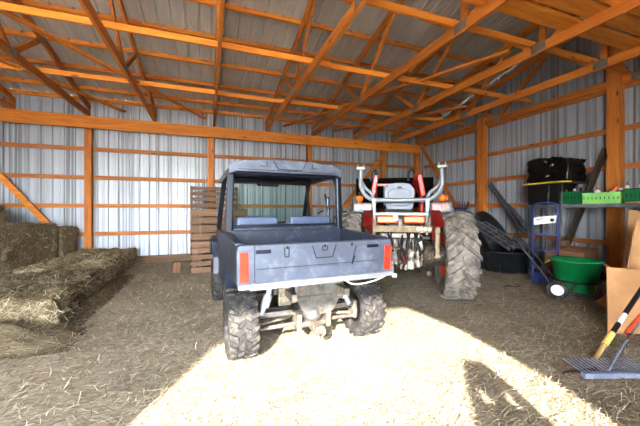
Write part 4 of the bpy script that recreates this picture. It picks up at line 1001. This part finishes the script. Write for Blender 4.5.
jk = [[(0, 0, .90, (.17, .13), 'b'), (0, 0, 1.08, (.168, .125)), (0, 0, 1.28, (.19, .135)), (0, -.01, 1.42, (.17, .115), 'ch'), (0, 0, 1.50, .12), (0, -.01, 1.56, .10)]]
for s in (-1, 1): jk.append(['ch'] + [(x, y, z, r_+.014) for x, y, z, r_ in [a[:4] for a in arm(s)[:4]]])
skinned('jacket', jk, M['jacket'])
jn = [[(0, 0, .93, (.16, .13), 'p'), (0, 0, .99, (.16, .125))]]
for s in (-1, 1): jn.append(['p', (s*.10, 0, .86, .108), (s*.105, .02, .50, .076), (s*.11, -.02, .11, .062)])
skinned('jeans', jn, M['jeans'])
hb = MB(); hb.ball((0, .01, 1.70), .115, 20, 14, (.92, 1.05, .98)); hb.v = [(x, y, max(z, 1.60 + (.10 if y > .06 else 0))) for x, y, z in hb.v]; hb.build('hair', M['hair'], pg)
for s in (-1, 1):
    fb = MB(); fb.ball((s*.115, .06, .05), .06, 16, 10, (.85, 2.3, .85)); fb.v = [(x, y, max(.0, z)) for x, y, z in fb.v]; fb.tube([(s*.11, -.02, .05), (s*.11, -.02, .16)], .062); fb.build('boot', M['boot'], pg)
    eb = MB(); eb.ball((s*.032, .118, 1.675), .012, 10, 8); eb.build('eye', M['black'], pg)
    eb = MB(); eb.ball((s*.082, .03, 1.66), .024, 10, 8, (.4, .8, 1.2)); eb.build('ear', M['skin'], pg)
cb_ = MB(); cb_.box((0, 0, 0), (.115, .05, .075), bev=.01); cb_.lathe([(.03, .02), (.032, .07), (.025, .075), (.001, .07)], (0, 0, 0), 'y', 20); cb_.box((0, 0, .045), (.04, .04, .025), bev=.006)
solo('hand_camera', cb_, M['black'], 'small black camera held up in both hands of the standing person', 'camera', tuple(Matrix.Rotation(R(-29), 3, 'Z') @ Vector((0, .308, 1.705)) + Vector((.36, -1.34, 0))), R(-29))
nb = MB(); nb.ball((0, .135, 1.645), .017, 10, 8, (.8, 1, 1.4)); nb.build('nose', M['skin'], pg)
nb = MB(); nb.ball((0, .118, 1.605), .02, 10, 8, (1.2, .5, .3)); nb.build('mouth', M['redp'], pg)
EXPO = 2.42
# ------------------------------------------------------------------ camera, sun, sky
cam = bpy.data.cameras.new('camera'); co = bpy.data.objects.new('camera', cam); COL.objects.link(co)
co.location = (0, 0, 1.4); co.rotation_euler = (R(90), 0, -.353)
cam.sensor_width = 36; cam.lens = 36*303.5/640; cam.shift_y = -(213-209.3)/640; cam.clip_start = .02
scene.camera = co
sun = bpy.data.lights.new('sun', 'SUN'); so = bpy.data.objects.new('sun', sun); COL.objects.link(so)
d = Vector((.482, .876, -.48)); so.rotation_euler = d.to_track_quat('-Z', 'Y').to_euler(); so.location = (-8, -15, 9)
sun.energy = 6.0; sun.angle = R(.6); sun.color = (1, .95, .87)
wd = bpy.data.worlds.new('sky'); scene.world = wd; wd.use_nodes = True
nt = wd.node_tree; bg = nt.nodes['Background']; sky = nt.nodes.new('ShaderNodeTexSky')
sky.sky_type = 'NISHITA'; sky.sun_disc = False; sky.sun_elevation = R(32); sky.sun_rotation = R(20); sky.air_density = 1.0; sky.dust_density = 1.0
hs = nt.nodes.new('ShaderNodeHueSaturation'); hs.inputs['Saturation'].default_value = .38; nt.links.new(sky.outputs['Color'], hs.inputs['Color'])
nt.links.new(hs.outputs['Color'], bg.inputs['Color']); bg.inputs["Strength"].default_value = 2.2
vs = scene.view_settings; vs.view_transform = 'Standard'; vs.look = 'None'; vs.exposure = EXPO; vs.gamma = .9
